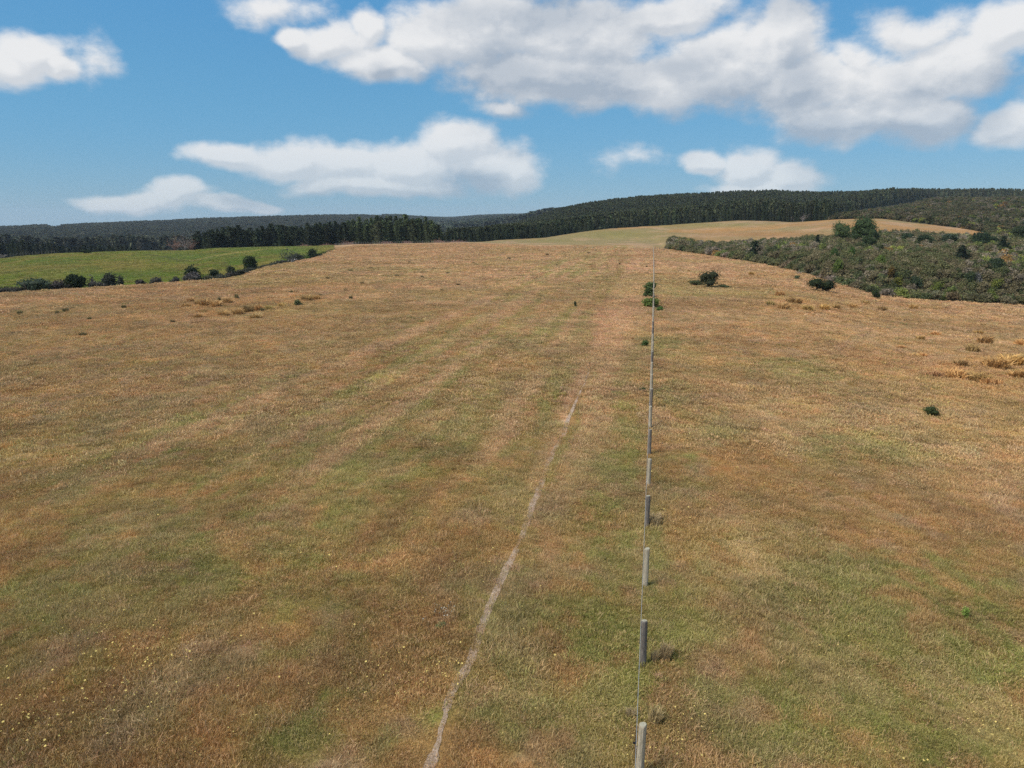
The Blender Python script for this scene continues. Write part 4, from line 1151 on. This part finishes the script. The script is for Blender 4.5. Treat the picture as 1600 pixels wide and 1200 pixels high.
bare(1238, 336, 8, 478, 'thin pale leafless tree left of the other on the plantation edge', M_DEAD, 9, 6)
bare(1255, 336, 8, 465, 'short pale leafless tree at the left foot of the tallest bare one', M_DEAD, 10, 6)
bare(2, 396, 14, 345, 'pale lilac-grey leafless tree at the left picture edge', M_DEAD, 11, 8)

# heaps of dry cut branches at the foot of the shelterbelt
for i, (px, w, h_, lb) in enumerate([(475,18,4,'pinkish heap of dry branches above the green paddock'),(545,26,6,'reddish heap of dry branches behind the paling fence, left part'),(512,22,3.5,'low heap of pale cut branches left of the reddish heap'),
        (606,22,4,'low reddish heap of dry branches below the tall pines'),(636,14,3.5,'small heap of dry branches behind the middle of the paling fence'),(687,16,5,'red-brown heap of dry branches at the right end of the shelterbelt'),
        (715,24,2.5,'low pale heap of branches right of the shelterbelt'),(302,36,3,'low heap of pale branches under the bare trees')]):
    a = float(direction(px, 380)[0]); d = 362; x, y = d * math.sin(a), d * math.cos(a)
    r = np.random.default_rng(i); W, Hh = w / F * d, h_ / F * d; L = []
    for k in range(110):
        c = np.array((r.normal(0, W * .24), r.normal(0, 1.2), abs(r.normal(0, Hh * .4)))); e = r.normal(size=3) * np.array((1, .6, .35)); e /= np.linalg.norm(e)
        L.append(([c - e * .9, c + e * .9], .05))
    V_, F_ = tubes(L, 3)
    tag(add('brush_pile', mesh_np('brush_pile', V_, F_, M_DEADPINK), None, (x, y, Hs(x, y))), lb, 'brush pile')
# fallen branch by the scrub
x, y, z, d = at(1250, 428)
V_, F_ = bare_branches(31, 1.3, 2.0, .03, 2, 5, .4)
tag(add('dead_branch', mesh_np('dead_branch', V_, F_, M_DEAD), None, (x, y, z)), 'pale dead branch lying at the scrub edge above the umbrella-shaped bush', 'dead branch')

# ------------------------------------------------------------------ rush clumps and dark weeds dotted over the pasture
def clump(px, py, w, h_, tint, label, group, d=None):
    x, y, z, d = at(px, py, d)
    o = add('rush_clump', random.choice(T_CLUMP), None, (x, y, z), (random.gauss(0, .06), random.gauss(0, .06), random.uniform(0, 6.28)))
    sw = w / F * d / .75; sh = h_ / F * d / .8 * 1.25
    o.scale = (sw, sw, sh); o['tint'] = jt(tint, .15)
    tag(o, label, 'grass clump', group)
for (px, py, w, h_) in [(103,488,8,6),(90,491,5,5),(32,492,7,6),(194,482,6,5),(140,500,6,4),(370,467,6,8),(343,470,5,5),(130,525,9,5),(270,505,6,5),(410,487,6,5),(500,463,5,4),(540,455,5,4),(548,468,6,6),(455,458,5,4)]:
    clump(px, py, w, h_, (.16, .15, .06), f'small dark rush clump on the left pasture, {"near the picture edge" if px < 150 else "below the sparse hollow bushes" if px < 300 else "near the golden-brown clumps" if px < 430 else "below the grey tree"}', 'small dark rush clumps on the left')
for (px, py, w, h_) in [(322,478,20,10),(338,480,16,10),(312,476,14,8),(480,470,18,9),(494,468,12,7),(388,488,16,10),(372,492,16,9),(404,486,14,9),(350,494,15,8),(300,472,12,7),(420,484,12,7),(356,474,14,8),(440,480,12,7),(290,480,12,6),(400,498,18,8),(310,497,12,6)]:
    clump(px, py, w, h_, (.52, .33, .125), f'{"wide" if w > 15 else "narrow"} rush clump {"at the left end of" if px < 325 else "amid" if px < 380 else "at the right of" if px < 450 else "well right of"} the band under the hollow, {"upper" if py < 482 else "lower"} side', 'golden-brown rush clumps below the hollow')
for (px, py, w, h_) in [(548,424,6,3),(580,420,5,3),(620,432,7,3),(660,434,5,3),(700,428,6,3),(716,446,7,3),(795,405,6,3),(855,399,5,3),(920,396,5,2),(1010,418,3,3),(870,415,4,2),(968,414,3,4),(905,447,3,3),(640,410,5,2.5),(740,412,5,2.5),(512,436,6,3),(566,444,6,4),(690,455,5,3)]:
    clump(px, py, w, h_, (.2, .155, .07), f'tiny dark weed clump, {"below the right end of the hollow" if px < 600 else "below the tall shelterbelt pines" if px < 700 else "below the plantation gap" if px < 810 else "near the cross fence"}, {"higher" if py < 425 else "lower"} up the slope', 'tiny dark weed clumps on the far pasture')
for (px, py, w, h_) in [(1218,463,14,9),(1224,484,18,10),(1262,486,16,9),(1288,485,16,9),(1306,484,12,8),(1203,478,14,8),(1332,482,14,7),(1378,486,14,7),(1427,483,12,7),(1240,474,22,8),(1352,476,12,6),(1174,430,8,5),(1076,424,5,3)]:
    clump(px, py, w, h_, (.56, .34, .12), f'{"wide" if w > 15 else "narrow"} golden tussock {"left of" if px < 1215 else "below" if px < 1300 else "right of"} the umbrella-shaped bush, {"above" if py < 477 else "within"} the main row', 'golden tussocks below the umbrella-shaped bush')
for (px, py, w, h_) in [(1519,550,18,10),(1538,538,20,12),(1556,575,34,14),(1580,570,30,14),(1500,572,18,9),(1492,590,30,10),(1530,596,30,12),(1460,590,24,9),(1550,602,24,9),(1590,590,24,10),(1440,558,14,6),(1408,545,14,5),(1428,558,14,5),(1462,525,12,6),(1438,532,12,7),(1529,522,12,5),(1596,540,16,8)]:
    clump(px, py, w, h_, (.58, .34, .12), f'{"wide" if w > 22 else "medium" if w > 15 else "narrow"} golden tussock, far right patch, {"left side" if px < 1480 else "middle" if px < 1550 else "right edge"}, {"back" if py < 556 else "front"}', 'thick golden tussocks on the far right')
for (px, py, w, h_) in [(1040,1030,24,26),(1022,1035,14,22),(1020,822,22,22),(1028,815,12,14),(1022,1130,24,28),(985,1120,18,16),(1028,1060,14,8)]:
    clump(px, py, w, h_, (.50, .35, .19), 'pale dry grass tuft left uncut against the fence line', 'dry tufts against the fence')

# ------------------------------------------------------------------ main fence
fence = empty('wire_fence', (float(fence_x(10)), 10.0, Hs(float(fence_x(10)), 10.0)))
tag(fence, 'long post and wire fence running away up the middle of the pasture', 'fence')
FX, FY, FZ = fence.location
def post_mesh(name, mat, seed, ht=1.2, rad=.077, sides=12, sq=False):
    r = np.random.default_rng(seed)
    zs = [-.25, .0, .35, .75, ht - .03, ht]; rs = [1.04, 1.02, 1.0, .98, .97, .86]
    V_, F_, mi = [], [], []
    for j, (zz, q) in enumerate(zip(zs, rs)):
        for i in range(sides):
            th = 2 * PI * i / sides; k = rad * q * (1 + .05 * math.sin(3 * th + seed) + r.normal(0, .015))
            V_.append((k * math.cos(th), k * math.sin(th), zz + (.01 * math.cos(th + seed) if j >= 4 else 0)))
    me = bpy.data.meshes.new(name)
    for j in range(len(zs) - 1):
        for i in range(sides):
            F_.append((j * sides + i, j * sides + (i + 1) % sides, (j + 1) * sides + (i + 1) % sides, (j + 1) * sides + i)); mi.append(0)
    F_.append(tuple((len(zs) - 1) * sides + i for i in range(sides))); mi.append(1)
    me.from_pydata(V_, [], F_); me.materials.append(mat); me.materials.append(M_POSTTOP)
    me.polygons.foreach_set('material_index', mi); me.update()
    return me
PM = [post_mesh('fence_post', M_POST, i) for i in range(3)]; PD = [post_mesh('fence_post', M_POSTDARK, 5 + i) for i in range(3)]
COTS = [1.259 - .40, 1.259, 1.640, 2.053, 2.488, 2.911, 3.344, 3.785, 4.214]
PY = [c * 9.3 for c in COTS]
while PY[-1] < 268: PY.append(PY[-1] + 4.03)
DARKS = {2, 4, 6, 8, 11, 14, 15, 21}
posts = []
for i, yy in enumerate(PY):
    # top of the nearer posts falls where the photograph shows it
    xx = float(fence_x(yy)); zz = Hs(xx, yy)
    dk = i in DARKS
    o = add('post', random.choice(PD if dk else PM), fence, (xx - FX, yy - FY, zz - FZ), (random.gauss(0, .012), random.gauss(0, .018) + (.035 if i == 1 else 0), random.uniform(0, 6.28) if i != 1 else 0))
    if dk: o['label'] = 'darker weathered post'
    if yy > 40: o.scale = (1.12, 1.12, 1.0)
    posts.append((xx, yy, zz))
for k, hz in enumerate([1.08, .92, .76, .60, .44, .28, .14]):
    pts = []
    for j, (xx, yy, zz) in enumerate(posts):
        pts.append((xx - .092 - FX, yy - FY, zz + hz - FZ))
        if j < len(posts) - 1:
            nx = posts[j + 1]; pts.append(((xx + nx[0]) / 2 - .092 - FX, (yy + nx[1]) / 2 - FY, (zz + nx[2]) / 2 + hz - .012 - FZ))
    V_, F_ = tubes([(pts, .0045 if k == 0 else .0028)], 4)
    add('wire', mesh_np('wire', V_, F_, M_WIRE), fence)
px0, py0, pz0 = posts[1]
V_, F_ = tubes([([(px0 - .10 - FX, py0 - .02 - FY, pz0 + .80 - FZ), (px0 - .155 - FX, py0 - .03 - FY, pz0 + .80 - FZ)], .022)], 8)
add('insulator', mesh_np('insulator', V_, F_, M_BLACK), fence)
V_, F_ = tubes([([(px0 - .097 - FX, py0 + .05 - FY, pz0 + .45 - FZ), (px0 - .097 - FX, py0 + .05 - FY, pz0 + 1.1 - FZ)], .006)], 5)
add('stay_wire', mesh_np('stay_wire', V_, F_, M_BLACK), fence)

def small_fence(pts, label, mat, w, ht, wires, group=None, name='wire_fence', jit=.15, thick_every=0):
    p0 = pts[0]
    r_ = empty(name, p0); tag(r_, label, 'fence', group)
    base = post_mesh('small_post', mat, 3, ht, w / 2, 6)
    for i, q in enumerate(pts):
        o = add('post' if not thick_every or i % thick_every == 0 else 'batten', base, r_, (q[0] - p0[0], q[1] - p0[1], q[2] - p0[2]), (random.gauss(0, .03), random.gauss(0, .03), random.uniform(0, 6)))
        k = random.uniform(1 - jit, 1 + jit); big = 1.0 if not thick_every or i % thick_every else 1.5; o.scale = (k * big, k * big, k * (1 + .1 * (big > 1)))
    for hz in wires:
        V_, F_ = tubes([([(q[0] - p0[0], q[1] - p0[1], q[2] - p0[2] + hz) for q in pts], .006)], 3)
        add('wire', mesh_np('wire', V_, F_, M_WIRE), r_)
def run(px0, px1, n, dfn):
    out = []
    for p in np.linspace(px0, px1, n):
        a = float(direction(p, 385)[0]); d = dfn(p); x, y = d * math.sin(a), d * math.cos(a); out.append((x, y, Hs(x, y)))
    return out
small_fence(run(560, 742, 66, lambda p: 349), 'pale paling fence along the foot of the shelterbelt', M_POSTWHITE, .075, 1.0, (.9,), thick_every=6)
small_fence(run(524, 558, 16, lambda p: 346), 'whiter short fence section where green paddock meets brown field', M_POSTWHITE, .13, 1.0, (.9, .5))
small_fence(run(-60, 84, 30, lambda p: 334), 'dark post fence along the left crest of the green paddock', M_POSTDARK, .14, 1.25, (1.1, .7))
ye = PY[-1]
small_fence(run(868, 1018, 14, lambda p: 276), 'thin wire fence crossing the far pasture to the left of the corner post', M_POST, .11, 1.0, (.9, .5))
small_fence(run(1024, 1044, 4, lambda p: 273), 'short weathered fence from the corner post to the scrub', M_POSTDARK, .16, 1.2, (1.0, .7, .4))

# ------------------------------------------------------------------ small flowers
def flower_mesh(name, mat, r_=.022, n=6):
    V_ = [(0, 0, .0)]; F_ = []
    for i in range(n): V_.append((r_ * math.cos(2 * PI * i / n), r_ * math.sin(2 * PI * i / n), .008))
    for i in range(n): F_.append((0, 1 + i, 1 + (i + 1) % n))
    k = len(V_); V_ += [(-.003, 0, 0), (.003, 0, 0), (0, .004, -.25)]; F_.append((k, k + 1, k + 2))
    return mesh_np(name, np.array(V_), np.array(F_), mat, shade=np.array([1.0] * k + [.3] * 3))
M_PETAL = foliage_material('petals', .3)
FL = [flower_mesh('flower', M_PETAL, .009 + .0035 * i) for i in range(3)]
FC = [(150,1000,110,60,160),(60,1130,60,40,90),(180,1060,80,60,120),(110,940,60,20,60),(230,1010,60,40,70),(340,970,200,90,90),(610,1060,80,50,120),(690,1050,40,16,60),(1060,1160,70,40,90),(985,1170,25,40,60),
      (1070,1110,60,30,40),(1540,1130,60,30,60),(1440,1170,90,30,40),(1350,1000,150,120,60),(1430,590,90,50,260),(1370,640,120,60,300),(1280,600,60,30,80),(1110,690,60,40,90),(1060,800,60,40,60),(1560,780,60,60,70),
      (700,880,80,40,60),(560,880,80,30,60),(800,1000,100,120,50),(760,900,30,20,30),(1250,560,50,30,60),(1490,560,60,30,80),(1200,720,100,60,80),(100,1080,90,90,80),(700,760,120,60,60),(1490,680,100,40,160),(300,1120,180,70,90)]
xs, ys = [], []
for (cx, cy_, rx, ry, n) in FC:
    pxs = RNG.normal(cx, rx * .55, n); pys = RNG.normal(cy_, ry * .55, n)
    q_ = RNG.random(n) < .42; pxs, pys = pxs[q_], pys[q_]
    a, s = direction(pxs, pys); d = -(CAM_H - .15) / s; k = (d > 0) & (d < 130)
    xs.append((d * np.sin(a))[k]); ys.append((d * np.cos(a))[k])
x, y = np.concatenate(xs), np.concatenate(ys); n = len(x)
sc = RNG.uniform(.7, 1.3, n)[:, None] * np.ones(3) * (1 + np.hypot(x, y)[:, None] / 45)
scatter('yellow_flowers', np.stack([x, y, H(x, y) + RNG.uniform(.17, .3, n)], 1), np.stack([RNG.normal(0, .35, n), RNG.normal(0, .35, n), RNG.uniform(0, 6.28, n)], 1), sc, np.tile((.80, .62, .20), (n, 1)) * RNG.uniform(.75, 1.1, (n, 1)), FL, 'small yellow flowers scattered through the pasture')
n = 26; c0 = at(690, 968); x = RNG.normal(c0[0], .22, n); y = RNG.normal(c0[1], .22, n)
scatter('white_flowers', np.stack([x, y, H(x, y) + RNG.uniform(.2, .34, n)], 1), np.stack([RNG.normal(0, .35, n), RNG.normal(0, .35, n), 0 * x], 1), np.ones((n, 3)), np.tile((.62, .62, .52), (n, 1)), FL, 'cluster of small white flowers left of the dirt track')

# ------------------------------------------------------------------ air
HAZE = 0.00007
m = bpy.data.materials.new('haze'); m.use_nodes = True; t = m.node_tree; t.nodes.clear()
o_ = t.nodes.new('ShaderNodeOutputMaterial'); pv = t.nodes.new('ShaderNodeVolumePrincipled')
pv.inputs['Color'].default_value = (.74, .87, 1.0, 1); pv.inputs['Density'].default_value = HAZE; pv.inputs['Anisotropy'].default_value = .0
t.links.new(pv.outputs[0], o_.inputs['Volume'])
B, zb, zt = 5200.0, -90.0, 90.0
V_ = [(-B, -B, zb), (B, -B, zb), (B, B, zb), (-B, B, zb), (-B, -B, zt), (B, -B, zt), (B, B, zt), (-B, B, zt)]
F_ = [(3, 2, 1, 0), (4, 5, 6, 7), (0, 1, 5, 4), (1, 2, 6, 5), (2, 3, 7, 6), (3, 0, 4, 7)]
tag(add('haze', mesh_np('haze', np.array(V_), np.array(F_), m)), 'thin bluish summer haze in the air over the hills', kind='stuff')
